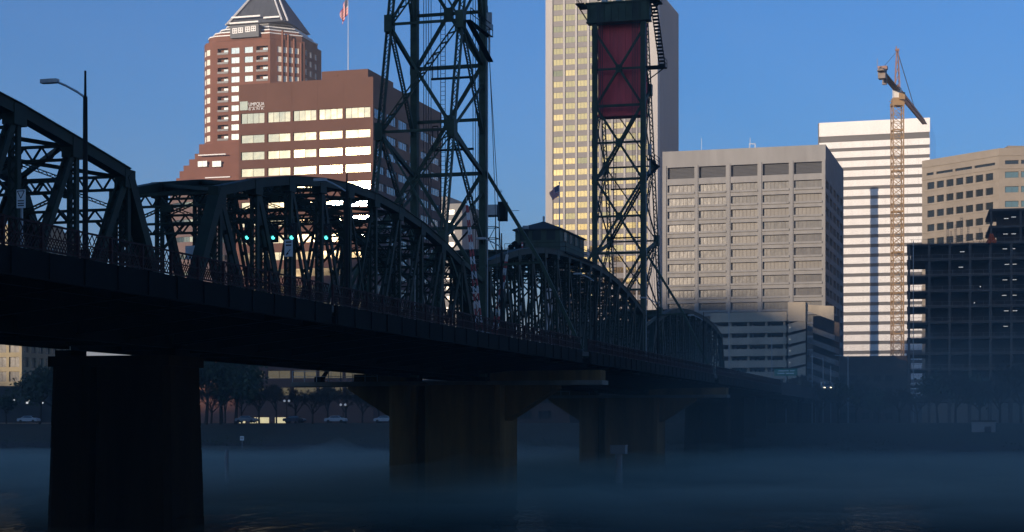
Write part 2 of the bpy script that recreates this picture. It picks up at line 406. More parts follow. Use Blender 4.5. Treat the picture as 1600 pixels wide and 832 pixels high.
# ------------------------------------------------------------------ lift towers
def tower(s0, sg, label, far):
    """sg = +1/-1: side of the columns on which the raking back legs stand"""
    T = thing('lift_tower', label, 'bridge tower', bw(s0, 0), BA, 'lift towers of the bridge')
    ZT = 60.2
    zn = [19.1, 28.9, 38.7, 48.5, 58.3]
    leg = lambda z: sg * (1.9 + (61 - z) * 0.252)             # back leg's distance from the column
    for t in (0, TW):
        b = MB(); b.box(-.36, t - .31, 10.4, .36, t + .31, ZT)
        for z in zn + [33.8, 43.6, 53.4, 24.0]: b.box(-.39, t - .34, z - .55, .39, t + .34, z + .55)
        for i in range(60): b.box(-.38, t - .32, 11 + i * .82, -.36, t + .32, 11.08 + i * .82)
        cl = b.part('column', 'steel_green_lit', T)
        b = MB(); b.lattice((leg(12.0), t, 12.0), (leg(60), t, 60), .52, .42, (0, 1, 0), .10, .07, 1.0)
        bl_ = b.part('back_leg', 'steel_green_lit', T)
        zb = [21.6, 31.4, 41.3, 51.2]
        for z in zb:
            b = MB(); b.box(leg(z) - .5, t - .34, z - .75, leg(z) + .5, t + .34, z + .75); b.part('gusset', 'steel_green_lit', bl_)
            b = MB(); b.bar((leg(z), t, z - .2), (0, t, z - 2.6), .28, .40); b.part('knee_strut', 'steel_green_lit', T)
            b = MB(); b.lattice((leg(z), t, z), (0, t, z - 9.2), .36, .3, (0, 1, 0), .08, .06, 1.1); b.part('side_diagonal', 'steel_green_lit', T)
            b = MB(); b.bar((leg(z), t, z), (0, t, z + 5.6), .16, .22); b.part('side_tie', 'steel_green_lit', T)
    zc = [24.0, 33.8, 43.6, 53.4]
    cols = [0.0]
    for z in zc:                                             # X bracing between the two columns, gusset in the middle
        b = MB()
        for q in (-1, 1):
            b.bar((0, TW / 2, z), (0, .2, z + q * 4.8), .26, .30, (1, 0, 0)); b.bar((0, TW / 2, z), (0, TW - .2, z + q * 4.8), .26, .30, (1, 0, 0))
        b.part('cross_brace', 'steel_green_lit', T)
        b = MB(); b.bar((.02, .3, z), (.02, TW - .3, z), .2, .28, (1, 0, 0)); b.part('cross_strut', 'steel_green_lit', T)
        b = MB(); b.box(-.2, TW / 2 - .42, z - .52, .2, TW / 2 + .42, z + .52); b.part('gusset', 'steel_green_lit', T)
    for z in zn[1:4]:
        b = MB(); b.bar((0, .3, z), (0, TW - .3, z), .22, .34, (1, 0, 0)); b.part('cross_strut', 'steel_green_lit', T)
    for z0, z1 in ((21.6, 31.4), (31.4, 41.3), (41.3, 51.2)): # bracing between the back legs
        b = MB(); b.lattice((leg(z0), TW, z0), (leg(z1), 0, z1), .5, .35, (0, 0, 1), .11, .08, 1.1); b.part('rear_diagonal', 'steel_green_lit', T)
        b = MB(); b.bar((leg(z0), 0, z0), (leg(z1), TW, z1), .14, .16, (1, 0, 0)); b.part('rear_tie', 'steel_green_lit', T)
        b = MB(); b.bar((leg(z1), 0, z1), (leg(z1), TW, z1), .2, .22, (1, 0, 0)); b.part('rear_strut', 'steel_green_lit', T)
    for t, q in ((0, -1), (TW, 1)):                          # raking braces out to the edge of the deck
        b = MB(); b.bar((0, t + q * .3, 29.0), (0, t + q * 5.4, 20.7), .26, .30, (1, 0, 0)); b.bar((0, t + q * 5.4, 20.7), (0, t + q * 9.2, 12.8), .24, .28, (1, 0, 0))
        b.bar((0, t + q * .3, 20.5), (0, t + q * 5.4, 20.7), .2, .22, (1, 0, 0)); b.part('outrigger_brace', 'steel_green_lit', T)
    # head: sheave girder, platforms and sheaves
    b = MB(); b.box(-.7, -.9, 59.7, 1.1 if sg > 0 else .7, TW + .9, 62.0); b.box(-.9, -1.1, 62.0, 1.1, TW + 1.1, 62.2); b.box(-.85, -1.0, 59.5, .9, TW + 1.0, 59.7)
    for i in range(9): b.box(-.85, -.7 + i * .97, 59.71, -.701, -.58 + i * .97, 61.99)
    b.part('sheave_girder', 'steel_green_lit', T)
    for t, ta, tb, tc in ((-2.2, -2.3, -1.12, -1.0), (TW + 2.2, TW + 1.12, TW + 2.3, TW + 1.0)):
        b = MB(); b.box(-1.6, ta, 61.9, 1.6, tb, 62.05); b.bar((0, tc, 60.0), (0, t, 61.9), .15, .15, (1, 0, 0))
        b.bar((-1.5, t, 63.1), (1.5, t, 63.1), .06, .06); b.bar((-1.5, t, 62.6), (1.5, t, 62.6), .05, .05)
        for x in (-1.5, 0, 1.5): b.bar((x, t, 62), (x, t, 63.1), .06, .06)
        b.part('platform', 'steel_dark', T)
    for t in (.5, 2.2, TW - 2.2, TW - .5):
        b = MB(); b.tube((0, t - .15, 64.2), (0, t + .15, 64.2), 1.6, k=20); b.part('sheave', 'steel_dark', T)
    b = MB()
    for t in (1.2, 3.3, 5.2): b.box(-.5, t - .3, 62.2, .5, t + .3, 63.0)
    b.part('bearing_housing', 'galvanised', T)
    # hoisting ropes down to the end of the lift span
    for t in (.9, TW - .9):
        b = MB()
        for i in range(4):
            b.bar((-sg * 1.0, t - .35 + i * .24, 21.6), (-sg * 1.0, t - .35 + i * .24, 62), .05, .05)
        b.part('hoist_ropes', 'rope', T)
    # ladder up the inside and a stair on the outside
    b = MB()
    for q in (-.22, .22): b.bar((.2, 3.9 + q, 20), (.2, 3.9 + q, 47), .05, .05)
    for i in range(66): b.bar((.2, 3.68, 20.2 + i * .4), (.2, 4.12, 20.2 + i * .4), .03, .03)
    b.part('ladder', 'steel_dark', T)
    b = MB(); z0, z1, t0, t1 = 53.6, 61.9, -2.15, -1.0
    for x in (.0, .75): b.bar((x * .1, t0 - x, z0), (x * .1, t1 - x, z1), .06, .14, (1, 0, 0))
    for i in range(19):
        f = i / 18; b.box(-.4, t0 + (t1 - t0) * f - .78, z0 + (z1 - z0) * f - .05, .5, t0 + (t1 - t0) * f + .03, z0 + (z1 - z0) * f + .05)
    b.box(-1.0, -3.0, 53.2, 1.0, -.5, 53.35); b.bar((0, -.4, 51.5), (0, -2.9, 53.2), .12, .12, (1, 0, 0))
    for x in (-1, 1): b.bar((x, -3, 53.3), (x, -3, 54.3), .06, .06)
    b.bar((-1, -3, 54.3), (1, -3, 54.3), .06, .06); b.bar((-1, -3, 53.8), (1, -3, 53.8), .05, .05)
    b.part('access_stair', 'steel_dark', T)
    # small landing between the back leg and the column
    b = MB(); z = 41.2; x0 = leg(41.3)
    b.box(min(x0, -.4 * 0), -.9, z, max(x0, 0), -.4, z + .08); b.bar((x0, -.7, z), (0, -.7, z - 2.2), .5, .1)
    for f in (0, .5, 1): b.bar((x0 * f, -.9, z), (x0 * f, -.9, z + 1.1), .06, .06)
    b.bar((x0, -.9, z + 1.1), (0, -.9, z + 1.1), .06, .06); b.bar((x0, -.9, z + .6), (0, -.9, z + .6), .05, .05)
    b.part('landing', 'steel_dark', T)
    b = MB(); b.tube((sg * .6, -.75, 41.8), (sg * .6, -.75, 43.3), .26, k=10); b.tube((sg * .6, -.75, 39.4), (sg * .6, -.75, 41.8), .1, k=8); b.part('floodlight', 'galvanised', T)
    b = MB(); b.tube((-.2, -.47, 13), (-.2, -.47, 40), .05, k=6); b.part('conduit', 'galvanised', T)
    b = MB()
    for j, (zt_, zb_, o) in enumerate(((44, 16, 1.0), (43, 17.5, 1.5))):
        pr = None
        for i in range(13):
            f = i / 12; P = (-.3, -.5 - o * (f ** 1.6) - .25 * math.sin(math.pi * f), zt_ + (zb_ - zt_) * f)
            if pr: b.bar(pr, P, .05, .05)
            pr = P
    b.part('drop_cable', 'rope', T)
    # inspection frames hung inside the tower
    for z in (31.0, 37.5):
        b = MB(); b.bar((1.0 * sg, .6, z), (1.0 * sg, 4.6, z), .12, .2, (1, 0, 0)); b.bar((1.0 * sg, 4.0, z), (1.0 * sg, 4.0, z + 2.2), .07, .07)
        b.bar((1.0 * sg, 4.5, z), (1.0 * sg, 4.5, z + 2.2), .07, .07); b.bar((1.0 * sg, 4.0, z + 2.2), (1.0 * sg, 4.5, z + 2.2), .07, .07); b.part('inspection_frame', 'steel_dark', T)
    # counterweight: hangs from the ropes, so a thing of its own
    K = thing('counterweight', ('red counterweight hung high in the far lift tower' if far else 'red counterweight at the top of the near lift tower'), 'counterweight', bw(s0 + sg * 2.4, TW / 2, 47.6), BA, 'counterweights of the lift bridge')
    b = MB(); b.box(-1.1, -3.15, 0, 1.1, 3.15, 12.0); kb = b.part('body', 'weight_red', K)
    b = MB()
    for i in range(6): b.box(-1.16, -2.7 + i * 1.04, .25, -1.102, -2.6 + i * 1.04, 11.8)
    b.box(-1.2, -3.2, 12.001, 1.2, 3.2, 12.25); b.box(-1.2, -3.2, -.25, 1.2, 3.2, -.001); b.part('rib', 'weight_red', kb)
    b = MB()
    for t in (-2.3, -1.9, -1.5, 1.5, 1.9, 2.3): b.bar((0, t, 12.2), (0, t, 14.4 - .3), .06, .06)
    b.part('suspension_rope', 'rope', K)
    return T
tower(0, -1, 'near green lift tower in front of the brick bank building', False)
tower(74.4, 1, 'far green lift tower with a red counterweight, in front of the gold windowed skyscraper', True)

# ------------------------------------------------------------------ piers
def pier(s0, m1, label, wings=True):
    T = thing('bridge_pier', label, 'bridge pier', bw(s0, 0), BA, 'concrete piers of the bridge')
    hd = 3.2 if wings else 2.1
    for t0, t1 in ((-2.4, 4.6), (5.5, 8.0)) if wings else ((-.65, 3.9), (4.3, 6.65)):
        b = MB(); n = 10; poly = []
        w2 = (t1 - t0) / 2; c = (t0 + t1) / 2
        q = min(w2, 1.25)
        poly += [(-hd, c - w2 + q * .3), (.3 - hd, c - w2), (hd - .3, c - w2), (hd, c - w2 + q * .3), (hd, c + w2 - q * .3), (hd - .3, c + w2), (.3 - hd, c + w2), (-hd, c + w2 - q * .3)]
        z = -3.0
        ZP = 9.6 if wings else 9.3
        while z < ZP - 1e-6:                                       # lifts of concrete, each a hair different, with a joint between
            e = random.uniform(-.025, .025); z1 = min(z + 1.28, ZP)
            i0 = len(b.v); zq = z
            b.prism([(x + (e if x > 0 else -e), y) for x, y in poly], z, z1 - (.05 if z1 < ZP - .1 else 0)); z += 1.28
            if not wings:                                     # the plain piers widen towards the water
                b.v[i0:] = [(x + (1 if x > 0 else -1) * .024 * (9.3 - zz), y + (.024 * (9.3 - zz) * (1 if y > c else -1) if (t0 > 0) == (y > c) else 0), zz) for x, y, zz in b.v[i0:]]
        i0 = len(b.v); b.prism([(x * .985, c + (y - c) * .985) for x, y in poly], -3, ZP)
        if not wings: b.v[i0:] = [(x + (1 if x > 0 else -1) * .024 * (9.3 - zz), y + (.024 * (9.3 - zz) * (1 if y > c else -1) if (t0 > 0) == (y > c) else 0), zz) for x, y, zz in b.v[i0:]]
        b.part('shaft', m1, T)
    b = MB(); b.box(-hd + 1, 4.61 if wings else 3.91, -3, hd - 1, 5.49 if wings else 4.29, 9.2); b.part('web_wall', m1, T)
    if not wings:
        b = MB(); b.box(-2.2, -.75, 9.31, 2.2, 6.75, 9.9); b.part('cap', m1, T)
        for y in (0, TW): b = MB(); b.box(-.9, y - .5, 9.91, .9, y + .5, 10.3); b.part('bearing', 'steel_dark', T)
        return T
    for t0, t1 in ((8.01, 12.6), (-2.41, -7.0)):             # haunched brackets carrying the cap
        b = MB(); A = [(-1.3, t0, 6.4), (-1.3, t0, 9.6), (-1.3, t1, 9.6), (-1.3, t1, 9.3)]
        Bq = [(1.3, y, z) for _, y, z in A]
        b.quad(*(A if t1 > t0 else A[::-1])); b.quad(*(Bq[::-1] if t1 > t0 else Bq))
        for i in range(4):
            j = (i + 1) % 4; b.quad(A[i], Bq[i], Bq[j], A[j])
        b.part('bracket', m1, T)
    b = MB(); b.box(-1.6, RN - 1.9, 9.61, 1.0, RS + 2.1, 10.0); b.part('cap_ledge', 'ledge_concrete', T)
    b = MB(); b.box(-1.3, RN - 1.7, 10.003, .7, -1.0, 10.9); b.part('cap_beam', m1, T)
    b = MB(); b.box(-1.2, TW + 1.0, 10.003, .7, RS - 4, 10.7); b.part('cap_beam', m1, T)
    for y in (0, TW): b = MB(); b.box(-.9, y - .45, 10.003, .9, y + .45, 10.38); b.part('bearing', 'steel_dark', T)
    b = MB(); y0, y1 = RS - 6.4, RS + 1.95
    for i in range(8):
        y = y0 + (y1 - y0) * i / 7; b.box(-1.54, y - .03, 10.003, -1.48, y + .03, 11.05)
    for z in (10.5, 11.0): b.bar((-1.51, y0, z), (-1.51, y1, z), .05, .05, (1, 0, 0))
    b.part('handrail', 'galvanised', T)
    b = MB(); b.bar((-.9, RS - .6, 10.1), (-.9, RS - 1.8, 11.8), .3, .3, (1, 0, 0)); b.box(-1.2, RS - .9, 10.003, -.6, RS - .1, 10.5); b.part('stay', 'steel_dark', T)
    return T
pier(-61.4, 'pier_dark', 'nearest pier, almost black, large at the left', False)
pier(0, 'pier_stone', 'brown concrete pier with winged cap under the near lift tower')
pier(74.4, 'pier_stone', 'brown concrete pier with winged cap under the far lift tower')
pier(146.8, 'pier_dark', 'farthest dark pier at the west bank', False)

# ------------------------------------------------------------------ operator's cabin on the lift span
C = thing('operator_cabin', 'green timber bridge cabin with a low hipped roof on the lift span', 'cabin', bw(30.9, .5, 24.6), BA)
b = MB(); b.box(0, 0, .12, 11.2, 5.0, 2.7)
for i in range(12): b.box(-.03, -.03, .2 + i * .2, 11.23, 5.03, .2 + i * .2 + .17)
cw = b.part('wall', 'cabin_wall', C)
b = MB(); b.box(-1.2, -1.0, -.1, 12.4, 6.0, .1); b.part('floor_platform', 'steel_dark', C)
b = MB(); e = .28; A = [(-e, -e, 2.71), (11.2 + e, -e, 2.71), (11.2 + e, 5 + e, 2.71), (-e, 5 + e, 2.71)]; r0, r1 = (2.6, 2.5, 3.85), (8.6, 2.5, 3.85)
b.quad(A[0], A[1], r1, r0); b.quad(A[1], A[2], r1); b.quad(A[2], A[3], r0, r1); b.quad(A[3], A[0], r0); b.quad(*A[::-1])
b.box(-e, -e, 2.58, 11.2 + e, 5 + e, 2.708); cr = b.part('roof', 'cabin_roof', C)
b = MB(); b.box(2.5, 2.4, 3.7, 2.7, 2.6, 4.4); b.part('vent_pipe', 'galvanised', cr)
wmb = MB(); wmb.box(0, -.06, 0, .06, .9, 1.3); wm = wmb.mesh('window', 'glass_dark')
for y in (.6, 2.2, 3.6): place('window', wm, cw, (-.075, y, 1.5))
wmb = MB(); wmb.box(0, -.075, 0, 1.1, .03, 1.2); wm2 = wmb.mesh('window', 'glass_dark')
for x in (1.5, 4.0, 6.5, 9.0): place('window', wm2, cw, (x, -.03, 1.5))
b = MB(); b.bar((-.1, 4.6, 2.45), (-1.2, 4.5, 2.75), .06, .06); b.bar((-1.2, 4.5, 2.75), (-1.3, 3.8, 2.75), .06, .06); b.box(-1.5, 3.2, 2.6, -1.1, 3.8, 2.95); b.part('wall_lamp', 'galvanised', C)
b = MB()
for y in (-.9, 2.5, 5.9): b.bar((-1.15, y, .1), (-1.15, y, 1.1), .05, .05)
for z in (.6, 1.1): b.bar((-1.15, -.9, z), (-1.15, 5.9, z), .05, .05, (1, 0, 0)); b.bar((-1.15, -.95, z), (12.3, -.95, z), .05, .05)
b.part('guard_rail', 'steel_green', C)

A_ = thing('antenna_frame', 'small frame mast with a box and aerials left of the bridge cabin', 'antenna frame', bw(25.5, 6.2, 24.7), BA)
b = MB()
for x in (0, 1.4):
    for y in (0, 1.5): b.bar((x, y, -.3), (x, y, 3.6), .09, .09)
for z in (1.2, 2.4, 3.6):
    for x in (0, 1.4): b.bar((x, 0, z), (x, 1.5, z), .07, .07, (1, 0, 0))
    for y in (0, 1.5): b.bar((0, y, z), (1.4, y, z), .07, .07)
for y in (0, 1.5): b.bar((0, y, -.3), (-.0, 1.5 - y, 2.4), .06, .06, (1, 0, 0))
b.bar((0, 1.5, 3.6), (-2.2, 4.2, -.2), .15, .15); b.part('frame', 'steel_dark', A_)
b = MB(); b.box(-.2, -.2, 3.61, 1.6, 1.1, 4.7); b.part('equipment_box', 'galvanised', A_)
b = MB(); b.box(-.1, 1.1 - 2.2, 3.0, .9, -.25, 5.0); b.part('dark_cabinet', 'steel_dark', A_)
b = MB(); b.bar((0, -.6, 4.9), (0, -.6, 6.3), .04, .04); b.bar((0, -.8, 6.1), (0, -.4, 6.1), .03, .03, (1, 0, 0)); b.bar((0, -1.0, 4.0), (0, -2.6, 4.0), .05, .05, (1, 0, 0)); b.part('aerial', 'rope', A_)
b = MB()
for i in range(26): b.ball((random.uniform(-.8, .8), random.uniform(-.9, .9), random.uniform(0, .9)), random.uniform(.12, .34), 6)
tag(b.part('equipment_heap', 'steel_dark', None, bw(29.2, 4.9, 24.75)), 'dark lumpy machinery at the left end of the cabin roof', 'machinery')

# ------------------------------------------------------------------ flags
def flag(name, label, base, H, fw, fh, dx, sl):
    T = thing(name, label, 'flag', base)
    b = MB(); b.tube((0, 0, 0), (0, 0, H), .06 + H * .002, .035, 8); b.ball((0, 0, H + .08), .11, 8); b.part('pole', 'pole_white', T)
    nu, nv = 26, 14; vs = []; fs = []; uv = []
    for j in range(nv + 1):
        for i in range(nu + 1):
            u, v = i / nu, j / nv
            x = -dx * (u ** .75) * (1 - .25 * (1 - v)) - .03
            z = H - .15 - fh * (1 - v) - fw * sl * (u ** 1.25) * (.55 + .45 * v)
            y = .16 * fh * .35 * math.sin(u * 9 + v * 3) * min(1, u * 3)
            vs.append((x + .05 * fh * math.sin(u * 13 + v * 5) * u, y, z))
    for j in range(nv):
        for i in range(nu):
            a = j * (nu + 1) + i; fs.append((a, a + 1, a + nu + 2, a + nu + 1))
    me = bpy.data.meshes.new('cloth'); me.from_pydata(vs, [], fs); me.materials.append(MATS['flag_cloth'])
    l = me.uv_layers.new(name='UVMap')
    for p in me.polygons:
        for li in p.loop_indices:
            k = me.loops[li].vertex_index; l.data[li].uv = ((k % (nu + 1)) / nu, min(.9999, (k // (nu + 1)) / nv))
    for p in me.polygons: p.use_smooth = True
    place('cloth', me, T); return T
flag('flag', 'stars and stripes hanging limp on the tall pole above the bank roof', at(544, 116, 436), 19.8, 7.0, 4.6, 1.9, .66)
flag('flag', 'small stars and stripes on the pole by the bridge cabin', at(874, 360, 193), 5.2, 2.1, 1.3, 1.05, .42)

# ------------------------------------------------------------------ things on the deck
def lamp(s, t, arm, label):
    """arm = +1 reaches south, -1 reaches north"""
    T = thing('street_lamp', label, 'street lamp', bw(s, t, DK + .02), BA, 'street lamps along the bridge')
    b = MB(); b.tube((0, 0, 0), (0, 0, 6.75), .125, .09, 10); b.tube((0, 0, 6.75), (0, 0, 7.8), .055, .045, 8); b.tube((0, 0, 0), (0, 0, .5), .2, .2, 10); b.part('pole', 'lamp_pole', T)
    b = MB(); pts = [(0, 0, 6.7), (0, arm * .35, 6.95), (0, arm * .9, 7.25), (0, arm * 1.3, 7.42)]
    for a, c in zip(pts, pts[1:]): b.tube(a, c, .05, .045, 8)
    arm_o = b.part('arm', 'galvanised', T)
    b = MB(); b.prism([(-.13, arm * 1.25), (.13, arm * 1.25), (.17, arm * 1.6), (.13, arm * 2.0), (-.13, arm * 2.0), (-.17, arm * 1.6)][::arm], 7.38, 7.54); b.part('lamp_head', 'galvanised', arm_o)
    return T
lamp(-87.5, -9.1, 1, 'street lamp with a curved arm on the nearest railing, against open sky')
lamp(-58.0, -9.1, 1, 'street lamp on the near railing, its arm crossing the bright bank windows')
lamp(-25.8, -9.1, 1, 'street lamp on the near railing just before the bridge cabin')
lamp(5.6, -9.1, 1, 'street lamp on the near railing right of the bridge cabin')
lamp(36.8, -9.1, 1, 'street lamp on the near railing by the far lift tower')
lamp(67.9, -9.1, 1, 'street lamp on the near railing at the top of the farthest truss')
L2 = lamp(-37.0, 15.7, -1, 'street lamp behind the first truss, only its head showing')
L2.scale = (1, 1, 1.42)

def signal(s, t, z, label):
    T = thing('traffic_signal', label, 'traffic light', bw(s, t, z), BA, 'traffic signals over the roadway')
    b = MB(); b.box(-.12, -.17, -.2, .12, .17, .86); hs = b.part('housing', 'black', T)
    b = MB(); b.box(-.02 + .13, -.3, -.32, .15, .3, .98); b.part('backplate', 'black', T)
    for i, m in enumerate(('signal_green', 'signal_off', 'signal_off')):
        b = MB(); b.tube((-.15, 0, i * .33), (-.121, 0, i * .33), .125, .125, 12); b.part('lens', m, hs)
        b = MB()
        for k in range(7):
            a0, a1 = math.pi * k / 7, math.pi * (k + 1) / 7
            b.quad((-.15, math.cos(a0) * .14, i * .33 + math.sin(a0) * .14), (-.15, math.cos(a1) * .14, i * .33 + math.sin(a1) * .14), (-.34, math.cos(a1) * .14, i * .33 + math.sin(a1) * .14), (-.34, math.cos(a0) * .14, i * .33 + math.sin(a0) * .14))
        b.part('visor', 'black', hs)
    b = MB(); b.bar((0, 0, .86), (0, 0, 1.25), .06, .06, (1, 0, 0)); b.part('hanger', 'black', T)
    return T
s_sig = -37.3
def t_at(px, s): # which t shows at column px for station s
    a = (px - 800) / FP; X = B0.x + s * math.sin(TH); Y = B0.y + s * math.cos(TH)
    return (X - a * Y) / (math.cos(TH) + a * math.sin(TH))
for px, lb in ((387, 'leftmost green traffic signal over the bridge road'), (428, 'green traffic signal, second from the left over the bridge road'),
               (457, 'green traffic signal just above the white lane sign'), (511, 'rightmost green traffic signal over the bridge road')):
    ss = s_sig
    if px in (457, 511): ss = min((abs(t_at(px, q / 10) + .75), q / 10) for q in range(-600, -200))[1]
    tt = t_at(px, ss); d = bw(ss, tt).y
    signal(ss, tt, 6 + (HY - 372) * d / FP, lb)
b = MB(); b.bar((0, -.2, 20.4), (0, TW + .2, 20.4), .14, .14, (1, 0, 0)); b.bar((0, -.2, 19.6), (0, TW + .2, 19.6), .1, .1, (1, 0, 0)); b.part('signal_beam', 'steel_dark', None, bw(s_sig + .25, 0, 0), BA)
tag(bpy.data.objects['signal_beam'], 'dark beam across the bridge road carrying the green signals', 'beam')

def sign(px, py, s, w, h, label, kind, post=True, m='sign_white'):
    t = t_at(px, s); Pq = bw(s, t); z = 6 + (HY - py) * Pq.y / FP
    T = thing('road_sign', label, 'sign', (Pq.x, Pq.y, z), BA)
    b = MB(); b.box(-.02, -w / 2, -h / 2, .02, w / 2, h / 2); b.part('plate', m, T)
    b = MB()
    if kind == 'yield':
        A = [(-.025, w * .40, h * .42), (-.025, -w * .40, h * .42), (-.025, 0, h * .02)]
        for i in range(3): b.bar(A[i], A[(i + 1) % 3], .006, w * .09, (1, 0, 0))
        for k, z0 in enumerate((-.14, -.28, -.40)): b.box(-.026, -w * .36, h * z0, -.0205, w * .36, h * z0 + h * .06)
    elif kind == 'arrow':
        for k, z0 in enumerate((.30, .12)): b.box(-.026, -w * .34, h * z0, -.0205, w * .34, h * z0 + h * .09)
        b.bar((-.024, w * .28, -h * .36), (-.024, -w * .22, -h * .08), .006, w * .1, (1, 0, 0)); b.bar((-.024, w * .30, -h * .40), (-.024, w * .02, -h * .30), .006, w * .12, (1, 0, 0))
    elif kind == 'mark':
        b.box(-.026, -w * .1, -h * .3, -.0205, w * .2, h * .05); b.box(-.026, -w * .3, h * .1, -.0205, w * .05, h * .32); b.box(-.026, w * .1, h * .2, -.0205, w * .34, h * .3)
    elif kind == 'dot':
        b.tube((-.026, 0, 0), (-.0205, 0, 0), w * .25, w * .25, 12)
    if b.v: b.part('legend', 'black', T)
    if post:
        b = MB(); b.box(.025, -.04, DK - z, .10, .04, h / 2 - .02); b.part('post', 'galvanised', T)
    return T
sign(33, 311, -84.0, .42, .80, 'tall white yield sign with an inverted triangle, far left', 'yield')
sign(451, 388, min((abs(t_at(451, q / 10) + .55), q / 10) for q in range(-600, -300))[1], .56, 1.12, 'white lane sign with an arrow, hung under the green signals', 'arrow', False)
sign(298, 395, -52.0, .72, .85, 'pale blank sign back by the first end post', 'none')
sign(648, 428, -12.0, .58, .95, 'white sign with black marks in front of the near lift tower', 'mark')
sign(811, 482, 12.0, .45, .5, 'small square sign with a dot on the lift span', 'dot')

# raised barrier arms with red and white lattice
def gate(s, t, L, lean, label):
    T = thing('barrier_gate', label, 'barrier gate', bw(s, t, DK + .02), BA, 'raised barrier gates at the lift span')
    b = MB(); b.box(-.5, -.45, 0, .5, .45, 1.45); b.box(-.55, -.5, 1.45, .55, .5, 1.55); b.part('gate_cabinet', 'galvanised', T)
    d = Vector((0, lean, 1)).normalized()
    n = int(L / .62)
    for i in range(n):
        m = MB()
        P0 = Vector((-.65, 0, 1.0)) + d * (L * i / n); P1 = Vector((-.65, 0, 1.0)) + d * (L * (i + 1) / n)
        w0 = .42 * (1 - i / n) + .12; w1 = .42 * (1 - (i + 1) / n) + .12; side = Vector((0, 1, -lean)).normalized()
        m.bar(P0 + side * w0 / 2, P1 + side * w1 / 2, .1, .1); m.bar(P0 - side * w0 / 2, P1 - side * w1 / 2, .1, .1)
        m.bar(P0 + side * w0 / 2 * (1 if i % 2 else -1), P1 - side * w1 / 2 * (1 if i % 2 else -1), .06, .06)
        m.part('arm_band', 'gate_red' if i % 2 else 'gate_white', T)
    b = MB(); P = Vector((-.65, 0, 1.0)) + d * L; b.bar(P, P + d * .7, .05, .05); b.part('arm_tip', 'galvanised', T)
    return T
gate(-6.0, t_at(754, -6.0), 11.6, .105, 'tall red and white barrier arm raised before the near lift tower')
gate(4.0, t_at(773, 4.0), 8.3, -.17, 'pale barrier arm leaning right, raised before the bridge cabin')
g = MB(); g.tube((0, 0, 0), (0, 0, 1.25), .08, .08, 8); g2 = MB()
for i in range(3): g2.tube((0, 0, .2 + i * .42), (0, 0, .4 + i * .42), .088, .088, 8)
T = thing('marker_post', 'short red and white marker post on the cabin platform', 'marker post', at(816, 397, 184))
g.part('post', 'gate_white', T); g2.part('band', 'gate_red', T)

# ------------------------------------------------------------------ vehicles
def car_meshes(paint):
    out = {}
    prof = [(-2.2, .35), (-2.25, .75), (-2.1, .92), (-1.35, 1.0), (-.75, 1.42), (.75, 1.45), (1.45, 1.0), (2.05, .90), (2.25, .70), (2.2, .35)]
    b = MB(); k = len(prof)
    for y, sgn in ((-.86, 1), (.86, -1)):
        pass
    ring = []
    for (x, z) in prof:
        ins = .86 if z < 1.02 else .66
        ring.append(((x, -ins, z), (x, ins, z)))
    for i in range(k - 1): b.quad(ring[i][0], ring[i + 1][0], ring[i + 1][1], ring[i][1])
    low = [r[0] for r in ring if r[0][2] < 1.02]; b.quad(*low); b.quad(*[r[1] for r in ring if r[0][2] < 1.02][::-1])
    c = [ring[3], ring[4], ring[5], ring[6]]
    b.quad(*[q[0] for q in c]); b.quad(*[q[1] for q in c][::-1]); b.quad(ring[0][0], ring[0][1], ring[-1][1], ring[-1][0])
    out['body'] = b.mesh('body', paint)
    b = MB()
    for sg in (-1, 1):
        b.quad((-1.15, sg * .845, 1.04), (-.70, sg * .70, 1.36), (.70, sg * .70, 1.38), (1.25, sg * .845, 1.04))
    b.quad((1.42, -.70, 1.06), (1.42, .70, 1.06), (.82, .60, 1.425), (.82, -.60, 1.425)); b.quad((-1.33, -.70, 1.05), (-.80, -.60, 1.41), (-.80, .60, 1.41), (-1.33, .70, 1.05))
    out['window_glass'] = b.mesh('window_glass', 'glass_dark')
    b = MB(); b.tube((0, -.1, 0), (0, .1, 0), .33, .33, 14); b.tube((0, -.11, 0), (0, .11, 0), .17, .17, 10); out['wheel'] = b.mesh('wheel', 'rubber')
    b = MB(); b.box(0, -.16, -.08, .06, .16, .08); out['headlight'] = b.mesh('headlight', 'lens'); out['lit'] = b.mesh('headlight', 'headlight')
    return out
CM = {m: car_meshes(m) for m in ('car_white', 'car_grey', 'car_dark')}
def car(paint, loc, rz, label, group, lit=False):
    T = thing('parked_car' if not lit else 'car', label, 'car', loc, rz, group); c = CM[paint]
    place('body', c['body'], T); place('window_glass', c['window_glass'], T)
    for x in (-1.4, 1.4):
        for y in (-.78, .78): place('wheel', c['wheel'], T, (x, y, .33))
    for y in (-.6, .6): place('headlight', c['lit' if lit else 'headlight'], T, (2.22, y, .68))
    return T
car('car_dark', bw(-20.5, t_at(548, -20.5), DK - .11), BA, 'dark saloon on the bridge road behind the red railing', 'cars on the bridge')
car('car_white', bw(-27.0, 10.5, DK - .11), BA, 'white car on the far lane of the bridge', 'cars on the bridge')

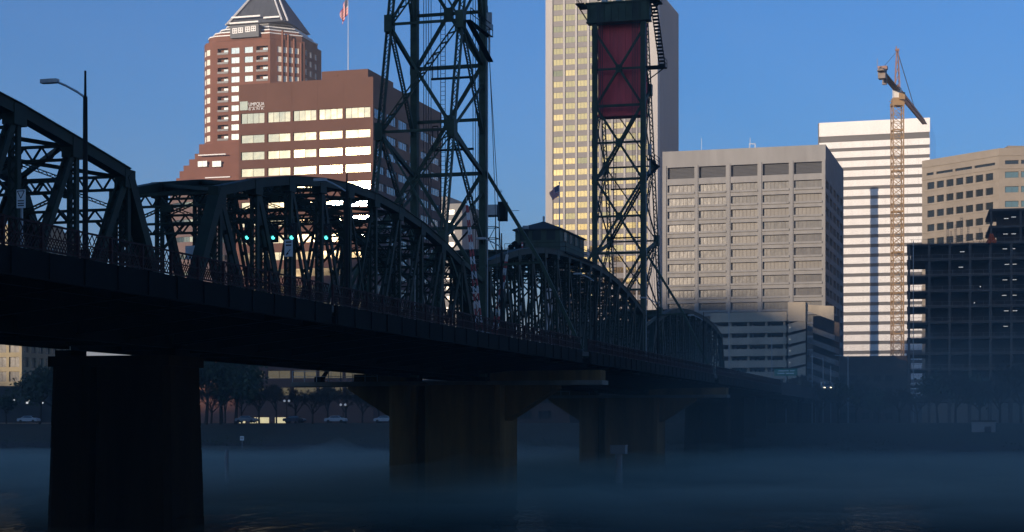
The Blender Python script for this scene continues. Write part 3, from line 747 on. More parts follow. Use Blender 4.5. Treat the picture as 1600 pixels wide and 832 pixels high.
# ------------------------------------------------------------------ buildings
PHI = R(16.5); SP, CP = math.sin(PHI), math.cos(PHI)
class Bld:
    """local frame: x to the right along the river front, y away from the river; origin = the near right-hand corner"""
    def __init__(s, name, label, px, d, ground=6.6, group=None):
        s.d = d; s.X = (px - 800) * d / FP; s.g = ground
        s.T = thing(name, label, 'building', (s.X, d, ground), -PHI, group)
    def ex(s, px, y=0.0):                       # local x on the plane y that shows at column px
        a = (px - 800) / FP; X = s.X + y * SP; Y = s.d + y * CP
        return -(X - a * Y) / (CP + a * SP)
    def ny(s, px, x=0.0):                       # local y on the side wall that shows at column px
        a = (px - 800) / FP; X = s.X + x * CP; Y = s.d - x * SP
        return (a * Y - X) / (SP - a * CP)
    def z(s, py, x=0.0, y=0.0):                 # local height that shows at row py above local (x, y)
        return CAMZ + (HY - py) * (s.d - x * SP + y * CP) / FP - s.g

def wall_grid(b, xs, zs, holes, P, dep):
    """flat wall with rectangular openings and their reveals; P(x, z, depth) gives the point"""
    for i in range(len(xs) - 1):
        for j in range(len(zs) - 1):
            x0, x1, z0, z1 = xs[i], xs[i + 1], zs[j], zs[j + 1]
            if (i, j) not in holes: b.quad(P(x0, z0, 0), P(x1, z0, 0), P(x1, z1, 0), P(x0, z1, 0))
            else:
                b.quad(P(x0, z0, 0), P(x0, z1, 0), P(x0, z1, dep), P(x0, z0, dep)); b.quad(P(x1, z0, 0), P(x1, z0, dep), P(x1, z1, dep), P(x1, z1, 0))
                b.quad(P(x0, z0, 0), P(x0, z0, dep), P(x1, z0, dep), P(x1, z0, 0)); b.quad(P(x0, z1, 0), P(x1, z1, 0), P(x1, z1, dep), P(x0, z1, dep))
WC = {}
def win_mesh(w, h, n, gm, fm, fr=.07, row=0):
    key = (round(w, 2), round(h, 2), n, gm, fm, row)
    if key not in WC:
        b = MB(); b.quad((0, 0, 0), (w, 0, 0), (w, 0, h), (0, 0, h)); b.mi = 1
        for x in (0, w - fr): b.box(x, -.06, 0, x + fr, .02, h)
        for z in (0, h - fr): b.box(fr, -.06, z, w - fr, .02, z + fr)
        for i in range(1, n): b.box(w * i / n - fr / 2, -.06, fr, w * i / n + fr / 2, .02, h - fr)
        if row: b.box(fr, -.05, h * .45, w - fr, .015, h * .45 + fr)
        WC[key] = b.mesh('window', [gm, fm])
    return WC[key]
def paned(w, h, n, gm, fm, T, loc, rz, wob, fr=.08):
    """a window frame with each pane a sheet of its own, never quite parallel to the next"""
    key = ('frame', round(w, 2), round(h, 2), n, fm)
    if key not in WC:
        b = MB()
        for x in (0, w - fr): b.box(x, -.06, 0, x + fr, .02, h)
        for z in (0, h - fr): b.box(fr, -.06, z, w - fr, .02, z + fr)
        for i in range(1, n): b.box(w * i / n - fr / 2, -.06, fr, w * i / n + fr / 2, .02, h - fr)
        WC[key] = b.mesh('window', fm)
        b = MB(); b.box(-w / n / 2, 0, 0, w / n / 2, .015, h); WC[key + ('pane',)] = {gm: b.mesh('pane', gm)}
    if gm not in WC[key + ('pane',)]:
        b = MB(); b.box(-w / n / 2, 0, 0, w / n / 2, .015, h); WC[key + ('pane',)][gm] = b.mesh('pane', gm)
    o = place('window', WC[key], T, loc, rz)
    for i in range(n):
        tilt(place('pane', WC[key + ('pane',)][gm], o, (w * (i + .5) / n, -.01, 0)), wob)
    return o
def tilt(o, a=.004):
    o.rotation_euler.x += random.gauss(0, a); o.rotation_euler.z += random.gauss(0, a)

def edges(spans, lo, hi):
    e = {lo, hi}
    for a, c in spans: e.add(a); e.add(c)
    return sorted(e)
def front(B, b, x0, x1, z1, bays, rows, dep, gm, fm, n, y=0.0, keep=None, z0=0.0, at_x=None, wob=.004, nrow=None):
    """a wall along x (or, with at_x, the right-hand side wall along y) with a window in each bay and row"""
    xs = edges(bays, x0, x1); zs = edges(rows, z0, z1)
    P = (lambda x, z, d_: (x, y + d_, z)) if at_x is None else (lambda a, z, d_: (at_x - d_, a, z))
    holes = set()
    for bi, (a, c) in enumerate(bays):
        for ri, (q, r) in enumerate(rows):
            if keep and not keep(bi, ri): continue
            holes.add((xs.index(a), zs.index(q)))
            nn = nrow(ri) if nrow else n
            if nrow: paned(c - a, r - q, nn, gm if ri < 11 else 'glass_reflect_glow', fm, B.T, P(a, q, dep - .03), 0, wob); continue
            me = win_mesh(c - a, r - q, nn, gm, fm)
            o = place('window', me, B.T, P(a, q, dep - .03), 0 if at_x is None else math.pi / 2); tilt(o, wob)
    wall_grid(b, xs, zs, holes, P, dep)
def shell(b, x0, x1, y0, y1, z1, skip=()):
    if 'back' not in skip: b.quad((x0, y1, 0), (x0, y1, z1), (x1, y1, z1), (x1, y1, 0))
    if 'left' not in skip: b.quad((x0, y0, 0), (x0, y0, z1), (x0, y1, z1), (x0, y1, 0))
    if 'right' not in skip: b.quad((x1, y0, 0), (x1, y1, 0), (x1, y1, z1), (x1, y0, z1))
    if 'top' not in skip: b.quad((x0, y0, z1), (x1, y0, z1), (x1, y1, z1), (x0, y1, z1))
    if 'front' not in skip: b.quad((x0, y0, 0), (x1, y0, 0), (x1, y0, z1), (x0, y0, z1))

# --- brick bank block
B = Bld('bank_building', 'wide brown brick bank block with mirror window bands and a bank sign', 583, 416)
W_, L_ = -B.ex(373), B.ny(690); Z = B.z(120)
bays = [(B.ex(a), B.ex(c)) for a, c in ((376.5, 413), (418, 453.5), (458, 494), (498, 535), (539, 578.5))]
rows = [(B.z(183), B.z(166.5))] + [(B.z(214.2 + 26.9 * i), B.z(201.2 + 26.9 * i)) for i in range(16)]
rows = [r for r in rows if r[0] > 4.8]
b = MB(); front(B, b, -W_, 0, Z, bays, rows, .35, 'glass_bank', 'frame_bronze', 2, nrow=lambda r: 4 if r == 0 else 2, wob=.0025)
nb = [(1.0 + i * (L_ - 1) / 6, 1.0 + (i + 1) * (L_ - 1) / 6 - 1.0) for i in range(6)]
front(B, b, 0, L_, Z, nb, rows, .35, 'glass_dull', 'frame_bronze', 4, at_x=0)
shell(b, -W_, 0, 0, L_, Z, ('front', 'right', 'top')); b.quad((-W_, 0, Z - 1), (0, 0, Z - 1), (0, L_, Z - 1), (-W_, L_, Z - 1))
for x in (bays[i][1] + (bays[i + 1][0] - bays[i][1]) / 2 for i in range(4)): b.box(x - .06, -.03, rows[0][1] + .3, x + .06, -.002, Z - .2)
b.part('wall', 'brick_bank', B.T)
b = MB(); b.box(-W_ * .52, 12, Z - .99, -6, 30, Z + 4.6); b.box(-W_ * .52 + 3, 11.9, Z + 3.2, -14, 11.998, Z + 3.6); b.part('penthouse', 'brick_bank', B.T)
lw = MB(); lw.box(0, 0, 0, 1.6, .1, 1.5); lm = lw.mesh('lobby_window', 'lit_window')
for px in (374, 391, 402, 411, 430, 437): place('lobby_window', lm, B.T, (B.ex(px), -.11, B.z(662)))
# sign: square emblem and lettering, raised off the brick
b = MB(); b.box(B.ex(375.5), -.22, B.z(161.5), B.ex(387.5), -.02, B.z(147.5)); o = b.part('emblem', 'glass_bank', B.T); o['label'] = 'square bright sign emblem'
def text(parent, body, px0, px1, py0, py1, fn, y, m, name='lettering', sp=1.0):
    cu = bpy.data.curves.new('lettering', 'FONT'); cu.body = body; cu.extrude = .06; cu.space_character = sp
    ob = bpy.data.objects.new('tmp', cu); COL.objects.link(ob); dg = bpy.context.evaluated_depsgraph_get()
    me = bpy.data.meshes.new_from_object(ob.evaluated_get(dg)); bpy.data.objects.remove(ob); me.name = 'lettering'
    xs = [v.co.x for v in me.vertices]; ys = [v.co.y for v in me.vertices]
    x0, x1 = fn(px0), fn(px1); z0, z1 = py0, py1
    sx = (x1 - x0) / (max(xs) - min(xs)); sy = (z1 - z0) / (max(ys) - min(ys)); mx, my = min(xs), min(ys)
    for v in me.vertices:
        c = v.co.copy(); v.co = (x0 + (c.x - mx) * sx, y - c.z, z0 + (c.y - my) * sy)
    me.materials.clear(); me.materials.append(MATS[m]); return place(name, me, parent)
text(B.T, 'UMPQUA', 389, 413.5, B.z(156.6), B.z(149.8), B.ex, -.1, 'white_trim')
text(B.T, 'B A N K', 389, 413, B.z(162), B.z(158.4), B.ex, -.1, 'white_trim')
b = MB(); b.box(B.ex(389), -.12, B.z(157.6), B.ex(413.5), -.02, B.z(157.0)); b.part('rule', 'white_trim', B.T)

# --- brick tower with the pale edged pyramid
B = Bld('brick_tower', 'tall red brick tower with a grey pyramid roof edged in white', 422, 600)
G = B.g
zr = [(B.z(80.5 + 15.05 * i), B.z(71.2 + 15.05 * i)) for i in range(13)]
zlo = B.z(262)
ZB = B.z(60)
b = MB()
ftc = []                                            # front: balcony bay, two windows, balcony bay
bays = [(B.ex(340), B.ex(356.5)), (B.ex(361), B.ex(374)), (B.ex(382), B.ex(395)), (B.ex(400.5), B.ex(418.5))]
rows = zr
xs = edges(bays, -22.0, 0.0); zs = edges(rows, 0, ZB); holes = set()
for bi, (a, c) in enumerate(bays):
    for (q, r) in rows:
        holes.add((xs.index(a), zs.index(q)))
        if bi in (1, 2): tilt(place('window', win_mesh(c - a, r - q, 2, 'glass_koin', 'white_trim'), B.T, (a, .25, q)), .006)
        else:
            tilt(place('window', win_mesh((c - a) * .55, (r - q) * .8, 2, 'glass_koin', 'white_trim'), B.T, (c - (c - a) * .58, 1.6, q + .1)), .006)
wall_grid(b, xs, zs, holes, lambda x, z, d_: (x, d_, z), .3)
bal = MB(); bw_ = bays[0][1] - bays[0][0]
for bi in (0, 3):                                   # recessed balconies: floor, side and back, with a pale parapet
    a, c = bays[bi]
    b.quad((a, 1.65, 0), (c, 1.65, 0), (c, 1.65, ZB), (a, 1.65, ZB)); b.quad((a, .3, 0), (a, 1.65, 0), (a, 1.65, ZB), (a, .3, ZB)); b.quad((c, .3, 0), (c, .3, ZB), (c, 1.65, ZB), (c, 1.65, 0))
    for (q, r) in rows: b.box(a, .3, q - .3, c, 1.64, q - .02)
    me = MB(); me.box(0, 0, 0, c - a + .1, .10, .72); me = me.mesh('balcony_parapet', 'concrete')
    for (q, r) in rows: place('balcony_parapet', me, B.T, (a - .05, -.16, q - .1))
# plan corners around the rest of the tower
def wall_run(P0, P1, cols, m_rows, gm, nn, fm='white_trim', z1=ZB, zz=rows, dep=.25, ins=.3):
    P0 = Vector((*P0, 0)); P1 = Vector((*P1, 0)); L = (P1 - P0).length; u = (P1 - P0) / L; nr = Vector((u.y, -u.x, 0)); ang = math.atan2(u.y, u.x)
    bs = [(L * a, L * c) for a, c in cols]; xs = edges(bs, 0, L); zs = edges(zz, 0, z1) if bs else [0, z1]; holes = set()
    for a, c in bs:
        for ri, (q, r) in enumerate(zz):
            if not m_rows(ri): continue
            holes.add((xs.index(a), zs.index(q))); p = P0 + u * a - nr * (dep - .03)
            o = place('window', win_mesh(c - a, r - q, nn, gm, fm), B.T, (p.x, p.y, q), ang); tilt(o, .006)
    wall_grid(b, xs, zs, holes, lambda x, z, d_: tuple(P0 + u * x - nr * d_ + Vector((0, 0, z))), dep)
yes = lambda r: True
wall_run((-28.2, 8.5), (-27.2, 4.2), [(.15, .9)], yes, 'glass_glare_pale', 2)
wall_run((-27.2, 4.2), (-25.0, 1.3), [(.08, .92)], yes, 'glass_glare_pale', 2)
wall_run((-25.0, 1.3), (-22.0, 0), [(.05, .62)], yes, 'glass_glare_pale', 2)
wall_run((0, 0), (1.4, 1.6), [], yes, 'glass_koin', 1)
wall_run((1.4, 1.6), (9.2, 8.8), [(.06, .20), (.27, .39), (.47, .59), (.67, .80)], yes, 'glass_glare_pale', 1)
wall_run((9.2, 8.8), (9.2, 23.8), [(.05, .16), (.30, .45), (.60, .75)], yes, 'glass_blue', 2)
wall_run((9.2, 23.8), (2.0, 31.0), [], yes, 'glass_blue', 2)
wall_run((2.0, 31.0), (-21, 31.0), [], yes, 'glass_blue', 2); wall_run((-21, 31.0), (-28.2, 24), [], yes, 'glass_blue', 2); wall_run((-28.2, 24), (-28.2, 8.5), [], yes, 'glass_blue', 2)
plan = [(-28.2, 8.5), (-27.2, 4.2), (-25.0, 1.3), (-22.0, 0), (0, 0), (1.4, 1.6), (9.2, 8.8), (9.2, 23.8), (2, 31), (-21, 31), (-28.2, 24)]
b.quad(*[(x, y, ZB) for x, y in plan])
cx, cy = -8.6, 15.5
def ring(f, z0, z1, m, name, f2=None, rails=True):
    q = MB(); q.prism([(cx + (x - cx) * f, cy + (y - cy) * f) for x, y in plan], z0, z1); q.part(name, m, B.T)
b.part('wall', 'brick_koin', B.T)
zc0 = ZB
for f_, pa, pb_, m_ in ((.93, 60.2, 53, 'brick_koin'), (.84, 53, 46.5, 'brick_koin'), (.74, 46.5, 40, 'roof_metal'), (.64, 40, 33.5, 'roof_metal')):
    za_, zb_ = B.z(pa, 0, 2) - .05, B.z(pb_, 0, 2)
    ring(f_, za_, zb_, m_, 'crown_step'); ring(f_ + .012, zb_ + .003, zb_ + .38, 'white_trim', 'crown_trim')
b = MB()                                            # stepped buttress piers on the corner toward the right
for i, f_ in enumerate((.235, .43, .63, .87)):
    x, y = 1.4 + 7.8 * f_, 1.6 + 7.2 * f_
    b.box(x - .3, y - .3, 0, x + .3, y + .3, B.z(48 + 6.5 * i, x, y))
b.part('buttress', 'brick_koin', B.T)
# dormer with four square windows
b = MB(); xd0, xd1 = B.ex(360, 0), B.ex(404.5, 0); b.box(xd0, -.25, B.z(59, -10), xd1, 6, B.z(39.5, -10)); dm = b.part('dormer', 'roof_metal', B.T)
for px in (364.5, 373.5, 384.5, 393.5):
    f = MB(); x0 = B.ex(px - .9, 0); x1 = B.ex(px + 6.8, 0); z0 = B.z(52.3 - (px - 364) * .06, -10); z1 = B.z(43.8 - (px - 364) * .06, -10); w3 = (x1 - x0)
    t3 = w3 * .17
    f.box(x0, -.34, z0, x0 + t3, -.255, z1); f.box(x1 - t3, -.34, z0, x1, -.255, z1); f.box(x0 + t3, -.34, z0, x1 - t3, -.255, z0 + t3); f.box(x0 + t3, -.34, z1 - t3, x1 - t3, -.255, z1)
    xm, zm = (x0 + x1) / 2, (z0 + z1) / 2; f.box(xm - t3 / 2, -.335, z0 + t3, xm + t3 / 2, -.257, z1 - t3); f.box(x0 + t3, -.333, zm - t3 / 2, x1 - t3, -.258, zm + t3 / 2)
    wf = f.part('square_window', 'white_trim', dm)
# pyramid with pale hips
zp = B.z(33.2, 0, 3); za = B.z(-34, -8, 15); hx, hy = 11.3, 11.3; px_, py_ = -7.4, 15.2
A = [(px_ - hx, py_ - hy, zp), (px_ + hx, py_ - hy, zp), (px_ + hx, py_ + hy, zp), (px_ - hx, py_ + hy, zp)]; ap = (px_, py_, za)
b = MB()
for i in range(4): b.quad(A[i], A[(i + 1) % 4], ap)
b.quad(*A[::-1])
Av = [Vector(q) for q in A]; apv = Vector(ap)
for i in range(4):                                  # standing seams
    for k in range(1, 10):
        P0 = Av[i].lerp(Av[(i + 1) % 4], k / 10); f = 1 - abs(k - 5) / 5.0; P1 = P0.lerp(Vector(((Av[i] + Av[(i + 1) % 4]) / 2)).lerp(apv, f * .98) + (P0 - (Av[i] + Av[(i + 1) % 4]) / 2) * 0, 0)
        tgt = Vector((P0.x, P0.y, P0.z)) + (apv - (Av[i] + Av[(i + 1) % 4]) / 2) * f * .97
        if f > .05: b.bar(P0, tgt, .08, .12)
b.part('pyramid_roof', 'roof_metal', B.T)
for i in (0, 1, 2, 3):
    n1 = (Av[i] - Vector((px_, py_, zp))).normalized(); sd = Vector((-n1.y, n1.x, 0))
    for q in (-1, 1):
        if i == 2: continue
        b = MB(); P0 = Av[i] + sd * q * 1.1 + n1 * -.2 + Vector((0, 0, .25)); P1 = Av[i].lerp(apv, .93) + sd * q * .75 + Vector((0, 0, .25)); b.bar(P0, P1, .42, .42, sd); b.part('hip_trim', 'white_trim', B.T)
def strip(x0, x1, y, z, h=.55): 
    q = MB(); q.box(x0, y - .35, z, x1, y, z + h); q.part('ledge_trim', 'white_trim', B.T)
for p0, p1, yy, py in ((362, 407, 3.6, 29.5), (412, 437, 3.7, 29.5), (359, 404, -.26, 38.5)):
    strip(B.ex(p0, yy), B.ex(p1, yy), yy, B.z(py, (B.ex(p0, yy)), yy))
# stepped base toward the left, with a drum-cornered lower block
for i, (px, py) in enumerate(((311, 226), (305, 241), (297, 250), (289, 260), (283.5, 269), (279, 280))):
    b = MB(); x0 = B.ex(px, -1.0); b.box(x0, -1.0 - i * .35, 0, -4 + i * .2, 24 - i, B.z(py, x0, -1)); b.part('base_step', 'brick_koin' if i < 9 else 'brick_pale', B.T)
for p0, p1, py in ((310, 353, 246), (321, 360, 281)): q = MB(); x0 = B.ex(p0, -2.9); q.box(x0, -3.2, B.z(py, x0), B.ex(p1, -2.9), -2.76, B.z(py - 1.6, x0)); q.part('ledge_trim', 'white_trim', B.T)
for p0, p1 in ((309, 323.5), (331.5, 345.5)): a = B.ex(p0, -2.8); c = B.ex(p1, -2.8); tilt(place('window', win_mesh(c - a, 2.0, 2, 'glass_koin', 'white_trim'), B.T, (a, -2.8, B.z(263, a))), .004)
b = MB(); b2 = MB()                                  # curved window bands of the lower block
xcen, ycen, rad = B.ex(300, -10), 5.0, 17.0
for i in range(9):
    z0 = B.z(318 + 27 * i, xcen, -8) if True else 0
    if z0 < 3: continue
    arc = [(xcen + math.sin(t) * rad * .8, ycen - math.cos(t) * rad) for t in [R(-80 + 10 * k) for k in range(17)]]
    b.prism(arc + [(arc[-1][0], ycen + 8), (arc[0][0], ycen + 8)], z0, z0 + 4.2); 
    inn = [(xcen + (x - xcen) * .985, ycen + (y - ycen) * .985) for x, y in arc]
    for k in range(16):
        q0, q1 = inn[k], inn[k + 1]; Lk = math.dist(q0, q1); ang = math.atan2(q1[1] - q0[1], q1[0] - q0[0])
        if k in range(3, 13): tilt(place('window', win_mesh(Lk, 2.2, 2, 'glass_bank', 'frame_bronze'), B.T, (q0[0], q0[1], z0 - 2.1), ang), .004)
b.part('rounded_base', 'brick_pale', B.T)

# --- skyscraper with gold windows
B = Bld('skyscraper', 'tall pale skyscraper with rows of gold windows and a dark ribbed side', 1028, 700)
W_, L_ = -B.ex(853), B.ny(1060.5); Z = 176.0
bays = [(B.ex(864.6 + 18.9 * i), B.ex(864.6 + 18.9 * i + 15.2)) for i in range(8)]
rows = []; py = 1.5 - 17.35 * 2
while len(rows) < 37: rows.append((B.z(py + 9.6, -20), B.z(py, -20))); py += 17.35
rows = [r for r in rows if r[1] < Z - 2]
b = MB(); x0, x1 = bays[0][0] - .05, bays[-1][1] + .05
xs = edges(bays, x0, x1); zs = edges(rows, 0, Z - 1); holes = set()
for a, c in bays:
    for q, r in rows:
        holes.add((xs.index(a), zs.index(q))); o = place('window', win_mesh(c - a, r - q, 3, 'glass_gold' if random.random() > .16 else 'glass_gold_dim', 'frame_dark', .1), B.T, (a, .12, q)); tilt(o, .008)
wall_grid(b, xs, zs, holes, lambda x, z, d_: (x, d_, z), .15); b.part('spandrel_wall', 'tower_spandrel', B.T)
pm = MB(); wpx = bays[1][0] - bays[0][1]; pm.box(0, -.45, 0, wpx * .8, -.003, Z); pm = pm.mesh('front_pier', 'tower_stone')
for i in range(7): place('front_pier', pm, B.T, (bays[i][1] + wpx * .1, 0, 0))
b = MB(); b.box(-W_, -.6, 0, x0 - .15, 4, Z); b.box(x1 + .15, -.6, 0, 0, 4, Z); b.part('corner_wall', 'tower_stone', B.T)
b = MB(); b.box(-W_ + .3, .4, 0, -.3, L_ - .1, Z - .5); b.part('core_wall', 'tower_rib', B.T)
b = MB(); n = 26
for i in range(n):
    y0 = 4.02 + (L_ - 4.1) * i / n; b.box(-.29, y0, 0, .12, y0 + (L_ - 4.1) / n * .55, Z)
structure(b.part('side_ribs', 'tower_rib', B.T), 'stuff')

# --- grey concrete office block
B = Bld('concrete_office', 'grey concrete office block with a five by many grid of recessed windows', 1290, 480)
W_, L_ = -B.ex(1035), B.ny(1318); Z = B.z(226)
bays = [(B.ex(a), B.ex(c)) for a, c in ((1043, 1085), (1092, 1134), (1142, 1183.5), (1191.5, 1232.5), (1240.5, 1284))]
rows = [(B.z(270.5, 0), B.z(252, 0))] + [(B.z(292.3 + 21.1 * i), B.z(280.2 + 21.1 * i)) for i in range(16)]
rows = [r for r in rows if r[0] > 1]
b = MB(); xs = edges(bays, -W_, 0); zs = edges(rows, 0, Z); holes = set()
lvm = {}
for bi, (a, c) in enumerate(bays):
    for ri, (q, r) in enumerate(rows):
        holes.add((xs.index(a), zs.index(q)))
        if ri == 0:
            q_ = MB(); q_.quad((0, 0, 0), (c - a, 0, 0), (c - a, 0, r - q), (0, 0, r - q))
            for k in range(9): q_.box(.05, -.25, .1 + k * .38, c - a - .05, -.02, .16 + k * .38)
            q_.part('louvre', 'louvre', B.T, (a, 1.2, q))
        else: tilt(place('window', win_mesh(c - a, r - q, 7, random.choice(('glass_grey', 'glass_grey', 'glass_shade', 'glass_curtain')), 'frame_bronze', .12), B.T, (a, .95, q)), .004)
wall_grid(b, xs, zs, holes, lambda x, z, d_: (x, d_, z), 1.25)
for (a, c) in [(bays[i][1] + .25, bays[i + 1][0] - .25) for i in range(4)] + [(-W_ + .2, bays[0][0] - .3), (bays[-1][1] + .4, -.05)]: b.box(a, -.3, 0, c, -.003, B.z(249))
shell(b, -W_, 0, 0, L_, Z, ('front', 'right')); b.part('wall', 'concrete', B.T)
for ri, (q, r) in enumerate(rows[1:]):               # projecting sill under each row
    s_ = MB()
    for a, c in bays: s_.box(a - .1, -.42, q - .55, c + .1, -.302 + .3, q - .004)
    s_.part('sill', 'concrete', B.T)
b = MB(); n = 5
nbays = [(1.2 + i * (L_ - 1.2) / n, 1.2 + (i + .72) * (L_ - 1.2) / n) for i in range(n)]
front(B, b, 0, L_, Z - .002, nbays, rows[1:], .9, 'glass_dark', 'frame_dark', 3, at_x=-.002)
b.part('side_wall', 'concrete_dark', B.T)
b = MB(); xm = B.ex(1175, 8); b.box(xm - .9, 8, Z, xm + .9, 9.5, Z + .3)
for q in (-.8, .8):
    for yy in (8.1, 9.4): b.bar((xm + q, yy, Z + .3), (xm + q, yy, Z + 2.6), .1, .1)
for z in (1.2, 2.5): b.bar((xm - .8, 8.1, Z + z), (xm + .8, 8.1, Z + z), .1, .1); b.bar((xm - .8, 9.4, Z + z), (xm + .8, 9.4, Z + z), .1, .1)
b.bar((xm - .6, 8.5, Z + 2.5), (xm - .6, 8.5, Z + 4.2), .12, .12); b.part('roof_frame', 'galvanised', B.T)
b = MB(); xm = B.ex(1096, 10); b.bar((xm, 10, Z), (xm, 10, Z + 5), .08, .08); b.part('roof_aerial', 'galvanised', B.T)

# --- parking garage in front of it
B = Bld('parking_garage', 'tan concrete parking garage with open dark decks and a stair shaft', 1229, 430)
W_ = -B.ex(1110); Z = B.z(487.5); L_ = 24
tops = [B.z(487.5)] + [B.z(509 + 18.05 * i) for i in range(7)]
for i, zt_ in enumerate(tops):
    q = MB(); h = 2.35 if i == 0 else 1.75; q.box(-W_, 0, zt_ - h, 0, .3, zt_); q.box(-W_, .301, zt_ - h, 0, L_, zt_ - h + .35); q.part('parapet', 'garage_concrete', B.T)
b = MB()
for k in range(5):
    x = -W_ + (W_ - 1.1) * k / 4
    for y in (1.0, 9, 17): b.box(x + .1, y, 0, x + .7, y + .6, Z - 2.4)
b.part('column', 'garage_concrete', B.T)
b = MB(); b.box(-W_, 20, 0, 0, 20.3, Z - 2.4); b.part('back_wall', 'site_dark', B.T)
b = MB(); x0, x1 = B.ex(1232), B.ex(1259.5); zt_ = B.z(473); zz = B.z(503)
b.box(x0, -1.2, zz, x1, 3, zt_); b.part('stair_head', 'garage_concrete', B.T)
for i in range(7):                                  # sloping stair parapets, dark gaps between
    z1 = B.z(506 + 18.2 * i); z0 = B.z(520.5 + 18.2 * i); rz = .9
    q = MB(); A = [(x0, -1.0, z0), (x1, -1.0, z0 + rz), (x1, -1.0, z1 + rz), (x0, -1.0, z1 - .2)]; Q = [(x, -.7, z) for x, y, z in A]
    q.quad(*A); q.quad(*Q[::-1])
    for k in range(4): q.quad(A[k], Q[k], Q[(k + 1) % 4], A[(k + 1) % 4])
    q.part('stair_parapet', 'garage_concrete', B.T)
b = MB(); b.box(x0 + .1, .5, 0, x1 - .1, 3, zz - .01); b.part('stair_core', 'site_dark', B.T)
sl_ = MB(); sl_.ball((0, 0, 0), .12, 6); slm = sl_.mesh('stair_light', 'tube_light')
for i in range(6): place('stair_light', slm, B.T, (x0 + .5, -1.15, B.z(512.5 + 18.2 * i)))
b = MB(); x2 = B.ex(1303); A = [(x1, 0, B.z(486)), (x2, 0, B.z(503)), (x2, 0, B.z(480)), (x1, 0, B.z(477))]; Q = [(x, .3, z) for x, y, z in A]
b.quad(*A); b.quad(*Q[::-1])
for k in range(4): b.quad(A[k], Q[k], Q[(k + 1) % 4], A[(k + 1) % 4])
b.part('ramp_parapet', 'garage_concrete', B.T)
for i in range(6):
    q = MB(); zr_ = B.z(508 + 19 * i); A = [(x1, 2.5, zr_ - 1.3), (x2, 2.5, zr_ - 4.0), (x2, 2.5, zr_ - 2.6), (x1, 2.5, zr_)]; Q = [(x, 12, z) for x, y, z in A]
    q.quad(*A); q.quad(*Q[::-1])
    for k in range(4): q.quad(A[k], Q[k], Q[(k + 1) % 4], A[(k + 1) % 4])
    q.part('ramp', 'concrete_dark', B.T)
b = MB(); b.box(x1 + .2, 13, 0, x2, 14, B.z(490)); b.part('ramp_wall', 'site_concrete', B.T)

# --- white office tower with dark bands
B = Bld('white_tower', 'bright white office tower with thin dark window bands', 1453, 760)
W_, L_ = -B.ex(1280), B.ny(1462); Z = B.z(184)
b = MB(); b.box(-W_ + .3, .5, 0, -.3, L_ - .05, Z - .3); b.part('core', 'band_dark', B.T)
z = B.z(206); q = MB(); q.box(-W_, 0, z, 0, 3, Z); q.part('panel_band', 'white_panel', B.T)
py = 215.8
for i in range(27):
    z1, z0 = B.z(py + 15.3 * i), B.z(py + 9.9 + 15.3 * i)
    if z0 < 2: break
    x = -W_; 
    q = MB(); npan = 10
    for k in range(npan): q.box(x + W_ * k / npan + .03, random.uniform(0, .03), z0, x + W_ * (k + 1) / npan - .03, 2, z1)
    q.part('panel_band', 'white_panel', B.T)
for i in range(27):
    z0 = B.z(py + 15.3 * i) + .003; z1 = B.z(py + 15.3 * (i - 1) + 9.9) - .003
    if z0 < 2: break
    q = MB(); q.box(-W_ + .2, .35, z0, -.2, .5, z1); q.part('window_band', 'band_dark', B.T)
b = MB(); b.box(-.29, .8, 0, .1, L_, Z - 1.2); o = b.part('side_glazing', 'glass_blue', B.T)
b = MB(); b.box(-W_ - .6, 1, 0, -W_, L_, Z); b.part('end_wall', 'band_dark', B.T)
# unseen stack added behind the concrete office to shadow the white tower
b = MB(); b.tube((0, 0, 0), (0, 0, 111), 1.9, 1.6, 16); b.tube((0, 0, 109.5), (0, 0, 110.5), 1.8, 1.8, 16)
tag(b.part('shadow_stack', 'concrete_dark', None, (131.9, 730, 6.6)), 'slim unseen stack added behind the concrete office to shadow the white tower', 'chimney')

# --- tan angled office block on the right
P2 = Vector((124.0, 440, 6.6)); P1 = Vector((109.4, 461, 6.6)); u = (P2 - P1).normalized(); LA = (P2 - P1).length
T = thing('tan_office', 'tan stone office block with punched dark windows, right of the white tower', 'building', P2, 0)
nA = Vector((u.y, -u.x, 0)); ZA = 6 + (HY - 232) * 440 / FP - 6.6
angA = math.atan2(u.y, u.x)
def zt2(py): return 6 + (HY - py) * 445 / FP - 6.6
b = MB(); colsA = [(.07 + .127 * i) * LA for i in range(7)]; bs = [(x, x + LA * .095) for x in colsA]
slots = [(LA * .06, LA * .155), (LA * .19, LA * .41), (LA * .44, LA * .66), (LA * .69, LA * .95)]
rw = [(zt2(284.5 + 22.6 * i), zt2(273.5 + 22.6 * i)) for i in range(11)]
rw = [r for r in rw if r[0] > 1]
xs = edges(bs, 0, LA); zs = edges(rw, 0, zt2(268)); holes = set()
PP = lambda x, z, d_: tuple(u * (x - LA) - nA * d_ + Vector((0, 0, z)))
for a, c in bs:
    for q, r in rw:
        holes.add((xs.index(a), zs.index(q))); o = place('window', win_mesh(c - a, r - q, 2, 'glass_dark', 'frame_dark'), T, PP(a, q, .37), angA); tilt(o, .004)
wall_grid(b, xs, zs, holes, PP, .4)
xs = edges(slots, 0, LA); zr2 = (zt2(262), zt2(258)); zs = [zt2(268), zr2[0], zr2[1], ZA]; holes = set()
for a, c in slots: holes.add((xs.index(a), 1)); place('window', win_mesh(c - a, zr2[1] - zr2[0], 3, 'glass_dark', 'frame_dark'), T, PP(a, zr2[0], .37), angA)
wall_grid(b, xs, zs, holes, PP, .4)
v = Vector((CP, -SP, 0)).lerp(Vector((1, 0, 0)), .3).normalized(); LB = 26; nB = Vector((v.y, -v.x, 0)); angB = math.atan2(v.y, v.x)
